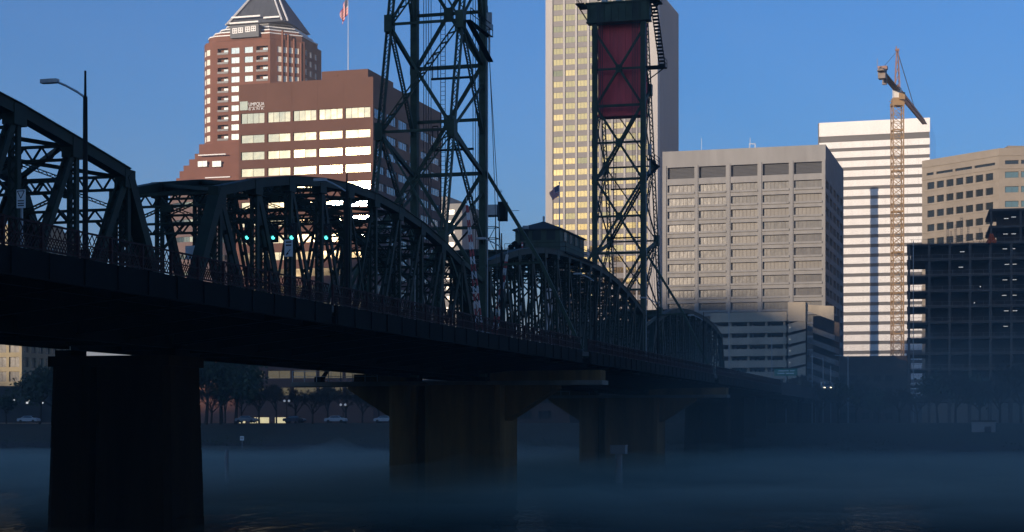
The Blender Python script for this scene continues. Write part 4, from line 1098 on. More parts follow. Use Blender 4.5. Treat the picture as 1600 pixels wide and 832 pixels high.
bsB = [(1.5 + 3.95 * i, 1.5 + 3.95 * i + 3.3) for i in range(6)]; PB = lambda x, z, d_: tuple(v * x - nB * d_ + Vector((0, 0, z)))
rwB = [(zt2(262), zt2(256))] + [(zt2(283 + 22.6 * i), zt2(273.5 + 22.6 * i)) for i in range(11)]; rwB = [r for r in rwB if r[0] > 1]
xs = edges(bsB, 0, LB); zs = edges(rwB, 0, ZA); holes = set()
for a, c in bsB:
    for k, (q, r) in enumerate(rwB): holes.add((xs.index(a), zs.index(q))); o = place('window', win_mesh(c - a, r - q, 2, 'glass_green' if k else 'glass_dark', 'frame_dark'), T, PB(a, q, .37), angB); tilt(o, .004)
wall_grid(b, xs, zs, holes, PB, .4)
back = [tuple(u * -LA + Vector((0, 0, ZA))), (0, 0, ZA), tuple(v * LB + Vector((0, 0, ZA))), tuple(v * LB + Vector((10, 40, ZA))), tuple(u * -LA + Vector((10, 30, ZA)))]
b.quad(*back); b.quad(tuple(u * -LA), tuple(u * -LA + Vector((0, 0, ZA))), tuple(u * -LA + Vector((10, 30, ZA))), tuple(u * -LA + Vector((10, 30, 0))))
b.part('wall', 'tan_stone', T)
b = MB()
for z in (zt2(268), zt2(248)): b.bar(Vector(PP(0, z, -.08)), Vector(PP(LA, z, -.08)), .16, .3, nA); b.bar(Vector(PB(.05, z, -.08)), Vector(PB(LB, z, -.08)), .16, .3, nB)
for r in rw: b.bar(Vector(PP(0, r[0] - .35, -.05)), Vector(PP(LA, r[0] - .35, -.05)), .1, .22, nA)
b.part('string_course', 'tan_stone', T)
b = MB(); b.box(4, 6, ZA, 20, 16, ZA + 1.6); b.part('penthouse', 'tan_stone', T)

# --- building under construction
dC = 400.0
T = thing('construction_site', 'dark unfinished building of bare slabs and columns, lower right', 'building', (at(1417, 0, dC).x, dC, 6.6), -R(13))
X1, X2 = (1541 - 1417) * dC / FP, (1640 - 1417) * dC / FP
def zc_(py): return 6 + (HY - py) * dC / FP - 6.6
lv = [382 + 24.4 * i for i in range(11)]; lv = [p_ for p_ in lv if zc_(p_) > 1]
for i, p_ in enumerate(lv):
    q = MB(); q.box(0, 0, zc_(p_) - .35, X2, 22, zc_(p_)); q.part('floor_slab', 'site_concrete', T)
    q = MB(); q.box(.6, -.06, zc_(p_) + .1, X2, -.01, zc_(p_) + .2)
    for k in range(14): q.box(1 + k * 2.3, -.06, zc_(p_) + .001, 1.08 + k * 2.3, -.012, zc_(p_) + 1.05)
    q.box(.6, -.05, zc_(p_) + 1.0, X2, -.015, zc_(p_) + 1.06)
    q.part('edge_rail', 'site_edge', T)
for p_ in (330.5, 356.5):
    q = MB(); q.box(X1, -.2, zc_(p_) - .5, X2, 22, zc_(p_)); q.part('floor_slab', 'site_concrete', T)
q = MB(); q.box(0, 0, 0, .55, .55, zc_(382) - .36); cm_ = q.mesh('column', 'site_concrete')
for k in range(7):
    for y in (.05, 8.0): place('column', cm_, T, (.2 + k * (X1 + 9) / 6, y, 0))
q = MB()
q.box(X1 + 2, 9, zc_(381), X2, 9.3, zc_(331) - .5); q.part('upper_wall', 'site_concrete', T)
for k in (0, 1, 2): q = MB(); q.box(X1 + .2 + k * 6.5, .02, zc_(381), X1 + .7 + k * 6.5, .5, zc_(331) - .5); q.part('upper_column', 'site_concrete', T)
for i in range(len(lv) - 1):                         # hoardings and netting that close most of each storey
    x0 = 4.2 if i else .8
    q = MB(); q.box(x0, 5.0 + (i % 3) * .6, zc_(lv[i + 1]) + .001, X2, 5.2 + (i % 3) * .6, zc_(lv[i]) - .36); q.part('netting', 'site_dark', T)
for k, (x, h) in enumerate(((9.2, 5.6), (11.0, 4.6), (12.3, 6.2), (13.8, 4.2), (9.9, 3.0), (16.5, 3.6))):
    q = MB()
    for a in (-.18, .18):
        for c in (-.18, .18): q.bar((x + a, 2 + c, zc_(382)), (x + a, 2 + c, zc_(382) + h), .06, .06)
    for z in range(int(h * 2)): q.box(x - .2, 1.8, zc_(382) + .3 + z * .5, x + .2, 2.2, zc_(382) + .36 + z * .5)
    q.part('column_rebar', 'site_edge', T)
q = MB(); q.box(-.5, 0, 0, .5, .08, .12); tl = q.mesh('work_light', 'tube_light')
for px, py in ((1501, 395), (1499, 419), (1567, 345), (1578, 343), (1566, 369), (1578, 369), (1565, 392), (1577, 392), (1568, 416), (1579, 416), (1565, 440), (1579, 440), (1564, 464), (1579, 464), (1567, 488), (1580, 488), (1566, 512)):
    place('work_light', tl, T, ((px - 1417) * dC / FP, 1.5, zc_(py)))
q = MB(); q.ball((0, 0, 0), .14, 6); bl = q.mesh('work_lamp', 'tube_light')
for px, py in ((1528, 450), (1519, 475)): place('work_lamp', bl, T, ((px - 1417) * dC / FP, .4, zc_(py)))
tp = MB()
for i in range(7):
    for j in range(4):
        f = lambda a, c: ((a - 3.5) * .32 * (1 - c * .16) + .1 * math.sin(a * 3 + c), -.3 + .25 * math.sin(a * 2.1 + c * 1.7), (4 - c) * 0 + c * .5 + .12 * math.sin(a * 1.9))
        tp.quad(f(i, j), f(i + 1, j), f(i + 1, j + 1), f(i, j + 1))
        g_ = lambda a, c: (f(a, c)[0], f(a, c)[1] + .9 - c * .2, f(a, c)[2])
        tp.quad(g_(i, j), g_(i, j + 1), g_(i + 1, j + 1), g_(i + 1, j))
tag(tp.part('tarp', 'tarp_orange', None, at(1549, 379.5, 394.6)), 'crumpled orange tarp on the edge of the unfinished building', 'tarp')
hp = MB(); hp.tube((0, 0, 0), (0, 0, 42), .09, .09, 6)
hm = hp.mesh('scaffold_pole', 'galvanised')
for px, lb in ((1427, 'leftmost upright scaffold pole at the unfinished building'), (1485, 'middle upright scaffold pole at the unfinished building'), (1546, 'rightmost upright scaffold pole at the unfinished building')):
    tag(place('scaffold_pole', hm, None, at(px, 0, dC - 2) * Vector((1, 1, 0)) + Vector((0, 0, 6.6))), lb, 'scaffold pole', 'scaffold poles at the unfinished building')

# --- low dark blocks added to cover sunlit walls, standing in for shade
B = Bld('shade_block_low', 'long low dark brick block added in place of shade, under the bridge between its piers', 890, 440)
W_ = -B.ex(650); Z = B.z(592); b = MB()
bays = [(-W_ + 2 + 5.2 * i, -W_ + 2 + 5.2 * i + 3.4) for i in range(int((W_ - 3) / 5.2))]
front(B, b, -W_, 0, Z, bays, [(1.0, 3.2), (5.0, 7.0)], .3, 'glass_dark', 'frame_dark', 3)
shell(b, -W_, 0, 0, 18, Z, ('front',)); b.part('wall', 'brick_dim', B.T)

B = Bld('shade_block_truss', 'dark plain block added to darken the view through the far truss, left of the parking garage', 1106, 442)
W_ = -B.ex(900); Z = B.z(503); b = MB()
bays = [(-W_ + .8 + 3.3 * i, -W_ + .8 + 3.3 * i + 2.5) for i in range(int((W_ - 1) / 3.3))]
front(B, b, -W_, 0, Z, bays, [(1.2 + 3.5 * i, 3.2 + 3.5 * i) for i in range(int((Z - 2) / 3.5))], .3, 'glass_dark', 'frame_dark', 2)
shell(b, -W_, 0, 0, 9, Z, ('front',)); b.part('wall', 'podium_dark', B.T)
B = Bld('shade_block_foot', 'low dark block added in place of shade at the foot of the white tower behind the bank trees', 1418, 464)
W_ = -B.ex(1305); Z = B.z(556); b = MB()
bays = [(-W_ + .8 + 3.1 * i, -W_ + .8 + 3.1 * i + 2.1) for i in range(int((W_ - 1) / 3.1))]
front(B, b, -W_, 0, Z, bays, [(1.0 + 3.4 * i, 2.8 + 3.4 * i) for i in range(int((Z - 2) / 3.4))], .3, 'glass_dark', 'frame_dark', 2)
shell(b, -W_, 0, 0, 14, Z, ('front',)); b.part('wall', 'site_concrete', B.T)

# --- tower crane
dK = 500.0; pc = at(1402, 0, dK)
T = thing('tower_crane', 'yellow and rust tower crane rising before the white tower', 'crane', (pc.x, dK, 6.6), 0)
def zk(py): return 6 + (HY - py) * dK / FP - 6.6
zt_ = zk(166); hw = 1.5
b = MB()
for x in (-hw, hw):
    for y in (-hw, hw): b.bar((x, y, 0), (x, y, zt_), .3, .3)
n = int(zt_ / 2.35)
for i in range(n):
    z0, z1 = zt_ * i / n, zt_ * (i + 1) / n
    for y in (-hw, hw):
        b.bar((-hw, y, z0), (hw, y, z1), .12, .14); b.bar((hw, y, z0), (-hw, y, z1), .12, .14)
        b.bar((-hw, y, z1), (hw, y, z1), .14, .14 if i % 5 else .4)
    for x in (-hw, hw): b.bar((x, -hw, z0), (x, hw, z1) if i % 2 else (x, hw, z1), .12, .12, (1, 0, 0)); b.bar((x, -hw, z1), (x, hw, z1), .14, .14 if i % 5 else .4, (1, 0, 0))
b.part('mast', 'crane_yellow', T)
b = MB(); b.box(-1.75, -1.75, zt_, 1.75, 1.75, zt_ + .9); b.prism([(-1.5, -1.5), (1.5, -1.5), (1.5, 1.5), (-1.5, 1.5)], zt_ + .9, zt_ + 2.2); b.box(-2.3, -.1, zt_ + 1.2, 2.3, .1, zt_ + 1.35); b.part('slewing_ring', 'crane_yellow', T)
b = MB(); b.box(-1.15, -1.2, zt_ + 2.21, 1.0, 1.2, zk(139)); b.part('slewing_block', 'gate_white', T)
zj = zk(142)
jd = Vector((645 * 555.6 / FP - pc.x, 555.6 - dK, 0)); JL = jd.length; jd.normalize(); js = Vector((-jd.y, jd.x, 0)); up = Vector((0, 0, 1))
def truss3(b, P0, P1, w0, h0, w1, h1, n, th):
    d = P1 - P0
    pr = None
    for i in range(n + 1):
        f = i / n; c = P0 + d * f; ww = w0 + (w1 - w0) * f; hh = h0 + (h1 - h0) * f
        q = (c - js * ww / 2, c + js * ww / 2, c + up * hh)
        if pr:
            for k in range(3): b.bar(pr[k], q[k], th, th); b.bar(pr[k], q[(k + 1) % 3], th * .55, th * .55)
            b.bar(pr[1], q[0], th * .55, th * .55)
        b.bar(q[0], q[1], th * .6, th * .6); b.bar(q[1], q[2], th * .6, th * .6); b.bar(q[0], q[2], th * .6, th * .6); pr = q
b = MB(); truss3(b, Vector((0, 0, zj)), Vector((0, 0, zj)) + jd * JL, 1.5, 1.7, 1.2, 1.2, 26, .24); b.part('jib', 'crane_rust', T)
b = MB(); cj = -jd * 31; truss3(b, Vector((0, 0, zj)), Vector((0, 0, zj)) + cj, 1.6, 1.0, 1.6, 1.0, 12, .26)
b.bar(Vector((0, 0, zj + .1)), Vector((0, 0, zj + .1)) + cj, 1.2, .1, js); b.part('counter_jib', 'crane_grey', T)
e1 = Vector((0, 0, zj)) + cj * .92; b = MB()
for k in range(3): 
    o = e1 + jd * (k * .9); b.bar(o + up * -1.8, o + up * .9, 2.0, .75, js)
o = e1 + jd * 5; b.bar(o + up * -2.6, o + up * .3, 1.2, .9, js); b.part('counterweight', 'crane_grey', T)
b = MB(); o = e1 + jd * 1.5 + up * 1.3; b.bar(o - js * 1.3, o + js * 1.2, 1.7, .9, jd); b.bar(o + jd * 3 - js * .6, o + jd * 3 + js * .6, 1.3, 1.1, jd); b.part('winch', 'crane_rust', T)
b = MB(); o = e1 - jd * 1.4; b.bar(o + up * .8 + js * 1.0, o + up * 3.4 + js * 1.0, .1, .1, js); b.part('lightning_rod', 'crane_grey', T)
ap = Vector((0, 0, zk(80))); b = MB()
for q in (-.7, .7):
    for r in (-.7, .7): b.bar(Vector((q, r, zj)), ap + Vector((q * .3, r * .3, 0)), .2, .2)
for i in range(5):
    f0, f1 = i / 5, (i + 1) / 5
    for r in (-.7, .7):
        A = Vector((-.7, r, zj)).lerp(ap + Vector((-.21, r * .3, 0)), f0); Bq = Vector((.7, r, zj)).lerp(ap + Vector((.21, r * .3, 0)), f1); b.bar(A, Bq, .1, .1)
b.bar(ap, ap + up * .6, 1.0, 1.0); b.bar(ap + up * .5 + Vector((-.3, 0, 0)), ap + up * 1.4 + Vector((-.3, 0, 0)), .25, .25); b.part('apex_tower', 'crane_rust', T)
b = MB(); b.bar(ap, Vector((0, 0, zj + 1.5)) + jd * JL * .58, .16, .16); b.bar(ap, e1 + up * .8, .1, .1); b.part('tie_rod', 'crane_grey', T)
b = MB(); b.box(.2, -2.6, zk(158), 1.7, -1.25, zk(147)); b.part('cab', 'crane_yellow', T)

# --- beige block at the far left, behind the bridge
B = Bld('beige_block', 'beige block behind the railing at the far left edge', 34, 430)
Z = B.z(350); W_ = 30; L_ = B.ny(126)
b = MB(); rows = [(1.2 + 3.62 * i + 5.5, 1.2 + 3.62 * i + 8.0) for i in range(12)]; rows = [r for r in rows if r[1] < Z - .6]
bays = [(-W_ + .5 + 3.7 * i, -W_ + .5 + 3.7 * i + 2.9) for i in range(8)]
front(B, b, -W_, 0, Z, bays, rows, .4, 'glass_grey', 'frame_bronze', 2)
nb = [(1 + 3.3 * i, 1 + 3.3 * i + 2.3) for i in range(int((L_ - 1) / 3.3))]
front(B, b, 0, L_, Z, nb, rows, .4, 'glass_dark', 'frame_bronze', 2, at_x=0)
shell(b, -W_, 0, 0, L_, Z, ('front', 'right')); b.part('wall', 'beige_stone', B.T)
b = MB(); b.box(-8, 8, Z, 0 - .5, 20, Z + 1.5); b.part('roof_house', 'beige_stone', B.T)
B = Bld('dark_podium', 'low dark building with three small lit windows, far left', 88, 395)
b = MB(); W_ = -B.ex(-40); Z = B.z(603); b.box(-W_, 0, 0, 0, 20, Z); b.part('wall', 'podium_dark', B.T)
lw = MB(); lw.box(0, 0, 0, .8, .1, 1.0); lm = lw.mesh('lit_window', 'tube_light')
for px in (18.5, 41, 63): place('lit_window', lm, B.T, (B.ex(px), -.11, B.z(631)))
B = Bld('pale_block', 'pale flat roofed block just right of the brick bank', 722, 640)
b = MB(); W_ = -B.ex(640); Z = B.z(318); b.box(-W_, 0, 0, 0, 30, Z); b.part('wall', 'concrete', B.T)
q = MB(); q.box(0, -.05, 0, 3, .02, 1.7); qm = q.mesh('window', 'glass_grey')
for i in range(10):
    for k in range(4): place('window', qm, B.T, (-W_ + .8 + k * 4.6, 0, Z - 4 - i * 4))
b = MB(); b.box(-W_, 2, Z, -6, 20, Z + 3); b.part('penthouse', 'concrete', B.T)

# ------------------------------------------------------------------ setting: river, banks, hill
def sheet(name, pts, m, kind='structure'):
    b = MB(); b.quad(*pts); o = b.part(name, m); structure(o, kind); return o
def riverwater():
    m = bpy.data.materials.new('river'); m.use_nodes = True; n = m.node_tree; bs = n.nodes['Principled BSDF']
    bs.inputs['Base Color'].default_value = (0.006, 0.011, 0.014, 1); bs.inputs['Roughness'].default_value = .05; bs.inputs['IOR'].default_value = 1.33; bs.inputs['Specular IOR Level'].default_value = .28
    g = n.nodes.new('ShaderNodeNewGeometry'); mp = n.nodes.new('ShaderNodeMapping'); mp.inputs['Scale'].default_value = (.8, .28, 1); mp.inputs['Rotation'].default_value = (0, 0, R(-12))
    n.links.new(g.outputs['Position'], mp.inputs[0])
    t = n.nodes.new('ShaderNodeTexNoise'); t.inputs['Scale'].default_value = 1.1; t.inputs['Detail'].default_value = 2.5; t.inputs['Roughness'].default_value = .55
    n.links.new(mp.outputs[0], t.inputs['Vector'])
    t2 = n.nodes.new('ShaderNodeTexNoise'); t2.inputs['Scale'].default_value = .25; t2.inputs['Detail'].default_value = 2; n.links.new(mp.outputs[0], t2.inputs['Vector'])
    mu = n.nodes.new('ShaderNodeMath'); mu.operation = 'MULTIPLY_ADD'; mu.inputs[1].default_value = 1.6; n.links.new(t2.outputs['Fac'], mu.inputs[0]); n.links.new(t.outputs['Fac'], mu.inputs[2])
    bp = n.nodes.new('ShaderNodeBump'); bp.inputs['Strength'].default_value = 1; bp.inputs['Distance'].default_value = .11
    n.links.new(mu.outputs[0], bp.inputs['Height']); n.links.new(bp.outputs[0], bs.inputs['Normal']); MATS['river'] = m
    bs.inputs['Specular IOR Level'].default_value = 0                # murky body; the broken, choppy surface reflects only part of what a still one would
    gl = n.nodes.new('ShaderNodeBsdfGlossy'); gl.inputs['Color'].default_value = (.19, .21, .23, 1); gl.inputs['Roughness'].default_value = .06
    fr = n.nodes.new('ShaderNodeFresnel'); fr.inputs['IOR'].default_value = 1.33; mx = n.nodes.new('ShaderNodeMixShader')
    for q in (gl, fr): n.links.new(bp.outputs[0], q.inputs['Normal'])
    n.links.new(fr.outputs[0], mx.inputs[0]); n.links.new(bs.outputs[0], mx.inputs[1]); n.links.new(gl.outputs[0], mx.inputs[2])
    n.links.new(mx.outputs[0], n.nodes['Material Output'].inputs['Surface'])
riverwater()
sh = lambda s, t, z: tuple(bw(s, t, z))
sheet('river', [sh(-420, 3000, 0), sh(-420, -3000, 0), sh(170, -3000, 0), sh(170, 3000, 0)], 'river')
def bank(name, prof, m, t0, t1, n=60, kind='structure'):
    """ground strip along the shore: prof = (s, z) from the water inland"""
    b = MB()
    for i in range(n):
        ta, tb = t0 + (t1 - t0) * i / n, t0 + (t1 - t0) * (i + 1) / n
        for (s0, z0), (s1, z1) in zip(prof, prof[1:]): b.quad(sh(s0, ta, z0), sh(s1, ta, z1), sh(s1, tb, z1), sh(s0, tb, z0))
    return structure(b.part(name, m), kind)
bank('riverbank', [(146, -2), (153, .6), (160, 2.5)], 'riprap', -400, 600)
bank('lawn', [(160, 2.5), (176, 4.4), (196, 6.2), (204, 6.5)], 'grass', -400, 600)
sheet('land', [sh(204, -4000, 6.5), sh(9000, -4000, 6.5), sh(9000, 4000, 6.5), sh(204, 4000, 6.5)], 'land')
sheet('land_south', [sh(146, 600, -1), sh(204, 600, 6.5), sh(204, 4000, 6.5), sh(146, 4000, -1)], 'land')
sheet('land_north', [sh(146, -4000, -1), sh(204, -4000, 6.5), sh(204, -400, 6.5), sh(146, -400, -1)], 'land')
bank('road', [(208, 6.506), (220, 6.506)], 'asphalt', -300, 500, 8)
# unseen ridge added behind the camera, its heights shaped to block the low sun
HP = [(-1500, 90), (-1100, 150), (-780, 158), (-740, 150), (-705, 120), (-665, 122), (-640, 140), (-606, 156), (-588, 166), (-546, 169), (-530, 156), (-522, 126), (-474, 126), (-455, 160), (-438, 174), (-400, 170), (-330, 146), (-280, 120), (-220, 80), (-120, 45), (60, 25), (400, 12), (900, 6)]
def hz(x):
    for (a, za_), (c, zc2) in zip(HP, HP[1:]):
        if a <= x <= c: return za_ + (zc2 - za_) * (x - a) / (c - a)
    return 5
b = MB(); xs = [-1500 + 24 * i for i in range(101)]; ys = [-46, -90, -140, -200, -250, -300, -360, -460, -700, -1200]; fy = [0.0, .10, .30, .60, .85, 1.0, .95, .8, .6, .4]
for i in range(len(xs) - 1):
    for j in range(len(ys) - 1):
        b.quad(*[(x, y, 4 * (f > 0) - 1.0 * (f == 0) + hz(x) * f) for x, y, f in ((xs[i], ys[j], fy[j]), (xs[i + 1], ys[j], fy[j]), (xs[i + 1], ys[j + 1], fy[j + 1]), (xs[i], ys[j + 1], fy[j + 1]))])
structure(b.part('shade_ridge', 'shade_ridge_green'))
sheet('land_east', [(-3000, -5000, 3.0), (3000, -5000, 3.0), (3000, -46, 3.0), (-3000, -46, 3.0)], 'land')

# west approach viaduct
T = thing('approach_viaduct', 'dark approach viaduct carrying the road on from the last truss', 'viaduct', bw(147, 0), BA)
b = MB(); b.box(0, RN - .15, DK - 1.3, 182, RS + .15, DK); b.part('deck', 'site_dark', T)
b = MB(); b.box(-.5, -2, 0, .9, 8, DK - 1.301)
cmv = b.mesh('column_wall', 'pier_dark')
for k in range(11): place('column_wall', cmv, T, (8 + k * 16, 0, 0))
b = MB()
for t in (RN, RS): b.box(0, t - .1, DK + .001, 182, t + .1, DK + .85)
b.part('parapet', 'site_dark', T)
car('car_grey', bw(188, t_at(1295, 188), DK), BA + math.pi, 'oncoming car with lit headlights on the far approach road', 'cars on the bridge', True)

# ------------------------------------------------------------------ trees
def tree_meshes(seed, h, leafy):
    rnd = random.Random(seed); tb = MB(); cb = MB()
    def grow(p, d, L, r, lv):
        q = p + d * L
        tb.tube(p, q, r, r * .68, 6 if lv < 2 else 4, False)
        if lv >= (4 if not leafy else 3):
            for _ in range(16 if not leafy else 20):
                c = q + Vector((rnd.gauss(0, 1), rnd.gauss(0, 1), rnd.gauss(0, 1))) * (.035 * h if not leafy else .05 * h)
                e = Vector((rnd.gauss(0, 1), rnd.gauss(0, 1), rnd.gauss(.5, 1))).normalized()
                if leafy:
                    o = e.orthogonal().normalized() * .024 * h; cb.quad(c - o, c + e * .032 * h, c + o, c - e * .02 * h)
                else:
                    e = (e + d).normalized(); o = e.orthogonal().normalized() * .0022 * h; l = e * h * rnd.uniform(.04, .09)
                    cb.quad(q - o, q + o, q + l); q2 = q + l * .6; cb.quad(q2 - o * .7, q2 + o * .7, c)
            return
        for _ in range(rnd.choice((3, 3, 4)) if lv else 5):
            e = Vector((rnd.gauss(0, 1), rnd.gauss(0, 1), rnd.gauss(.1, .5))).normalized()
            nd = (d * rnd.uniform(.55, .95) + e * rnd.uniform(.5, .85) + Vector((0, 0, .12))).normalized()
            grow(p.lerp(q, rnd.uniform(.65, 1)), nd, L * rnd.uniform(.58, .8), r * .6, lv + 1)
    grow(Vector((0, 0, -.2)), Vector((rnd.gauss(0, .04), rnd.gauss(0, .04), 1)).normalized(), h * .30, h * .022, 0)
    return tb.mesh('trunk', 'bark'), cb.mesh('crown', 'leaf' if leafy else 'twig')
TM = [tree_meshes(i + 3, 12.0, i >= 3) for i in range(5)]
def tree(px, d, sc, k, label, ground=6.5):
    P = at(px, 0, d)
    T = thing('bare_tree' if k < 3 else 'leafy_tree', label, 'tree', (P.x, d, ground), random.uniform(0, 6.28), 'bare trees along the west bank' if k < 3 else 'leafy trees along the west bank')
    T.scale = (sc, sc, sc * random.uniform(.95, 1.15)); place('trunk', TM[k][0], T); place('crown', TM[k][1], T)
NEAR = ['the nearest pier', 'the white sign', 'the lit lobby windows', 'the twin globe lamp', 'the handrail of the pier cap', 'the near lift tower pier']
spots = [(330, 372, 1.25), (352, 385, 1.15), (378, 380, 1.1), (405, 372, 1.2), (432, 390, 1.15), (462, 378, 1.2), (488, 372, 1.05), (512, 385, 1.25), (540, 375, 1.15), (566, 388, 1.2), (592, 378, 1.2), (616, 370, 1.1)]
od = ['first', 'second', 'third', 'fourth', 'fifth', 'sixth', 'seventh', 'eighth', 'ninth', 'tenth', 'eleventh', 'twelfth', 'thirteenth', 'fourteenth', 'fifteenth', 'sixteenth']
for i, (px, d, sc) in enumerate(spots): tree(px, d, sc * .74, i % 3, f'bare park tree, {od[i]} from the left between the two brown piers')
for i, (px, d, sc) in enumerate(((62, 380, 1.25), (84, 372, 1.4), (10, 384, .7))): tree(px, d, sc, 3 + i % 2, ('dark leafy tree', 'tall dark leafy tree against the nearest pier', 'small dark leafy tree')[i] + (' before the beige block' if i != 1 else ', far left'))
for i, (px, sc) in enumerate(((322, 1.5), (346, 1.75), (368, 1.6))): tree(px, 366 + i * 3, sc, 3 + i % 2, ('left', 'middle', 'right')[i] + ' one of three tall leafy trees just right of the nearest pier')
for i in range(16):
    px = 1120 + i * 31.5 + random.uniform(-6, 6); tree(px, random.uniform(345, 375), random.uniform(.72, 1.05) * (1.25 if i > 10 else 1), (0, 3, 1, 4, 2)[i % 5], f'dark bank tree, {od[i]} from the left in the row right of the last truss')

# ------------------------------------------------------------------ small things on the far bank and in the river
def lampost(px, py, d, label):
    P = at(px, py, d); T = thing('globe_lamp', label, 'street lamp', (P.x, d, 6.5), -PHI, 'twin globe lamps in the park'); h = P.z - 6.5
    b = MB(); b.tube((0, 0, 0), (0, 0, h), .08, .06, 8); b.bar((-.55, 0, h - .1), (.55, 0, h - .1), .07, .07); b.part('post', 'lamp_pole', T)
    for x in (-.5, .5): b = MB(); b.ball((x, 0, h + .15), .27, 10); b.part('globe', 'globe', T)
lampost(448, 628, 355, 'twin globe lamp left in the park between the two brown piers')
lampost(536, 634, 355, 'twin globe lamp right in the park between the two brown piers')
for px, d, m, lb in ((45, 356, 'car_white', 'white car parked beyond the lawn at the far left'), (385, 352, 'car_grey', 'grey car parked left of the lit lobby windows'), (525, 352, 'car_white', 'white car parked below the right twin globe lamp'),
                     (602, 352, 'car_white', 'white car parked against the near tower pier'), (460, 354, 'car_dark', 'dark car parked under the park trees')):
    car(m, (at(px, 0, d).x, d, 6.51), random.uniform(-.1, .1) - PHI, lb, 'cars parked along the waterfront')
for px, py0, py1, d, wd, top, lb in ((354.5, 703, 757, 182, .38, False, 'thin pale channel post in the water beside the nearest pier'), (967, 696, 757, 180, .75, True, 'pale channel marker post with a square head in the water')):
    P = at(px, py1, d); T = thing('channel_marker', lb, 'channel marker', (P.x, d, 0), -.3); h = at(px, py0, d).z
    b = MB(); b.tube((0, 0, -2), (0, 0, h if not top else h - .9), wd / 2, wd / 2 * .95, 12)
    for z in (.9, 1.8, 2.7): b.tube((0, 0, z), (0, 0, z + .06), wd / 2 + .03, wd / 2 + .03, 12)
    b.part('post', 'concrete', T)
    if top: b = MB(); b.box(-.8, -.5, h - .9, .8, .5, h - .05); b.box(-.85, -.55, h - .05, .85, .55, h + .03); b.part('head', 'concrete', T)
P = at(378, 690, 320); T = thing('bank_sign', 'small white notice on a post at the foot of the lawn', 'sign', (P.x, 320, 3.0), -PHI)
b = MB(); b.box(-.4, 0, .2, .4, .05, 1.0); b.part('plate', 'sign_white', T)
b = MB(); b.box(-.3, -.006, .5, .3, -.002, .58); b.box(-.3, -.006, .68, .3, -.002, .76); b.part('legend', 'black', T)
b = MB(); b.box(-.04, .055, -1.2, .04, .12, .95); b.part('post', 'galvanised', T)
# lamps and the green sign on the far approach
def far_lamp(px, py, d, arm, label):
    P = at(px, py, d); T = thing('street_lamp', label, 'street lamp', (P.x, d, 6.5), 0, 'street lamps on the far bank'); h = P.z - 6.5
    b = MB(); b.tube((0, 0, 0), (0, 0, h), .13, .09, 8); b.part('pole', 'galvanised', T)
    if arm: b = MB(); b.tube((0, 0, h - .5), (arm * 2.0, 0, h), .05, .05, 6); b.part('arm', 'galvanised', T); b = MB(); b.box(min(arm * 2.0, arm * 2.8), -.15, h - .05, max(arm * 2.0, arm * 2.8), .15, h + .13); b.part('lamp_head', 'galvanised', T)
far_lamp(1269, 553, 385, 0, 'plain tall pole, first right of the garage stair')
far_lamp(1286, 558, 380, -1, 'street lamp by the approach road, left of the lit headlights')
far_lamp(1298, 572, 390, 0, 'plain pole behind the lit headlights')
far_lamp(1325, 556, 370, -1, 'tall street lamp right of the lit headlights')
far_lamp(1139, 486, 330, -1, 'dark street lamp at the end of the last truss')
far_lamp(1206, 528, 360, 0, 'dark pole in front of the parking garage decks')
P = at(1228, 582, 365); T = thing('highway_sign', 'green highway sign on a post in front of the garage stair', 'sign', (P.x, 365, P.z), -PHI)
b = MB(); b.box(-2.4, -.05, -.75, 2.4, .05, .75); b.part('plate', 'sign_green', T)
b = MB()
for x0, x1, z in ((-1.6, .6, .2), (.9, 1.8, .2), (-1.8, -.3, -.35), (0, 1.7, -.35)): b.box(x0, -.07, z, x1, -.052, z + .22)
b.part('legend', 'white_trim', T)
b = MB(); b.box(-.1, .06, 6.5 - P.z, .1, .25, .7); b.part('post', 'galvanised', T)
for px, py, w3, lb in ((1286, 602, 1.0, 'white roadside sign left of the lit headlights'), (1274, 611, .7, 'small pale roadside sign beside the tall plain pole')):
    P = at(px, py, 360); T = thing('road_sign', lb, 'sign', P, -PHI); b = MB(); b.box(-w3 / 2, 0, -w3 * .7, w3 / 2, .05, w3 * .7); b.part('plate', 'sign_white', T)
    b = MB(); b.box(-.05, .055, 6.5 - P.z, .05, .12, w3 * .6); b.part('post', 'galvanised', T)
B = Bld('river_kiosk', 'small pale building on the bank at the right edge', 1555, 318, 3.6)
b = MB(); W_ = -B.ex(1518); b.box(-W_, 0, 0, 0, 5, 3.1); b.part('wall', 'concrete', B.T); b = MB(); b.box(-W_ - .2, -.2, 3.101, .2, 5.2, 3.3); b.part('roof', 'site_dark', B.T)
b = MB(); b.box(-1.9, -.06, 0, -.7, -.003, 2.2); b.part('door', 'car_dark', B.T)

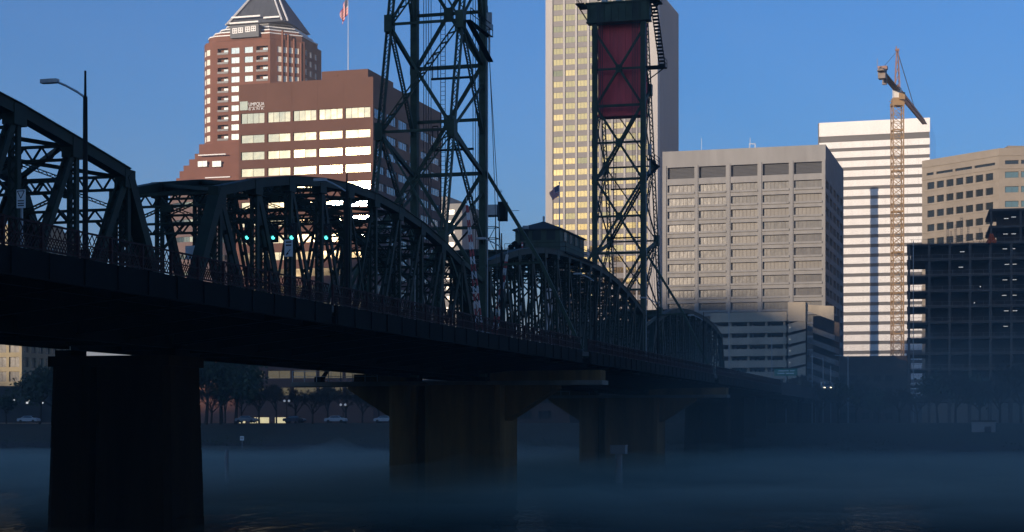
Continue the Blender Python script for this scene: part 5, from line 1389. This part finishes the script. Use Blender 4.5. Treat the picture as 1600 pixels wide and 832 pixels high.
# ------------------------------------------------------------------ air
def volume(name, lo, hi, dens, col, rz=0, loc=(0, 0, 0), aniso=.0):
    m = bpy.data.materials.new(name); m.use_nodes = True; n = m.node_tree; n.nodes.remove(n.nodes['Principled BSDF'])
    v = n.nodes.new('ShaderNodeVolumePrincipled'); v.inputs['Density'].default_value = dens; v.inputs['Color'].default_value = (*col, 1); v.inputs['Anisotropy'].default_value = aniso
    n.links.new(v.outputs[0], n.nodes['Material Output'].inputs['Volume']); MATS[name] = m
    b = MB(); b.box(*lo, *hi); o = b.part(name, name, None, loc, rz); structure(o, 'stuff'); return o
volume('haze', (-9500, -9500, -4), (9500, 9500, 192), .00031, (1.0, .93, .86))
def mist_bank(name, s0, s1, t0, t1, h, amp, dens, col, cell, seed):
    """a closed body of fog lying on the water, its top rising and falling"""
    m = bpy.data.materials.new(name); m.use_nodes = True; n = m.node_tree; n.nodes.remove(n.nodes['Principled BSDF'])
    v = n.nodes.new('ShaderNodeVolumePrincipled'); v.inputs['Density'].default_value = dens; v.inputs['Color'].default_value = (*col, 1)
    n.links.new(v.outputs[0], n.nodes['Material Output'].inputs['Volume']); MATS[name] = m
    rnd = random.Random(seed); ph = [(rnd.uniform(.3, 1.6) / cell, rnd.uniform(.3, 1.6) / cell, rnd.uniform(0, 6)) for _ in range(9)]
    ramp = lambda a, c: min(1, max(0, (a - s0) / 45)) ** 1.5 * min(1, max(0, (t1 - c) / 60)) ** 1.3
    H = lambda a, c: .05 + ramp(a, c) * max(.12, h + amp * (sum(math.sin(a * kx * 1.3 + c * ky * .8 + p) for kx, ky, p in ph) / 3.2 + max(0, sum(math.sin(a * ky * 1.1 - c * kx * 1.7 + p) for kx, ky, p in ph[:5]) / 2.4) ** 2 * .55))
    ns, n2 = int((s1 - s0) / cell), int((t1 - t0) / cell); vs = []; fs = []
    for lvl in (0, 1):
        for i in range(ns + 1):
            for j in range(n2 + 1):
                a, c = s0 + (s1 - s0) * i / ns, t0 + (t1 - t0) * j / n2; vs.append((a, c, .015 if not lvl else H(a, c)))
    k = n2 + 1; N = (ns + 1) * k
    for i in range(ns):
        for j in range(n2):
            a = i * k + j; fs.append((a, a + 1, a + k + 1, a + k)); fs.append((N + a, N + a + k, N + a + k + 1, N + a + 1))
    for i in range(ns):
        for j in (0, n2):
            a = i * k + j; f = (a, a + k, N + a + k, N + a); fs.append(f if j == 0 else f[::-1])
    for j in range(n2):
        for i in (0, ns):
            a = i * k + j; f = (a, N + a, N + a + 1, a + 1); fs.append(f if i == 0 else f[::-1])
    me = bpy.data.meshes.new(name); me.from_pydata(vs, [], fs); me.materials.append(m)
    structure(place(name, me, None, tuple(B0), BA), 'stuff')
mist_bank('river_mist', -80, 150, -260, 330, 1.45, .9, .030, (.84, .68, .52), 5.0, 4)
mist_bank('thin_mist', -30, 232, -300, 50, 17.0, 8.0, .0022, (.80, .70, .60), 12.0, 9)
# scrub along the waterline
b = MB(); rnd = random.Random(5)
for _ in range(9000):
    t = rnd.uniform(-90, 190); k = math.sin(t * .21) + math.sin(t * .057 + 1) + rnd.uniform(-1, 1)
    if k < 0: continue
    a = rnd.uniform(152, 162); z = .3 + (a - 152) * .26 + abs(rnd.gauss(0, .45)) * (1 + .4 * k); c = Vector((a, t, z)); e = Vector((rnd.gauss(0, 1), rnd.gauss(0, 1), rnd.gauss(.4, 1))).normalized(); o = e.orthogonal().normalized() * .12
    b.quad(c - o, c + e * .34, c + o, c - e * .1)
structure(b.part('bank_scrub', 'leaf', None, tuple(B0), BA), 'stuff')
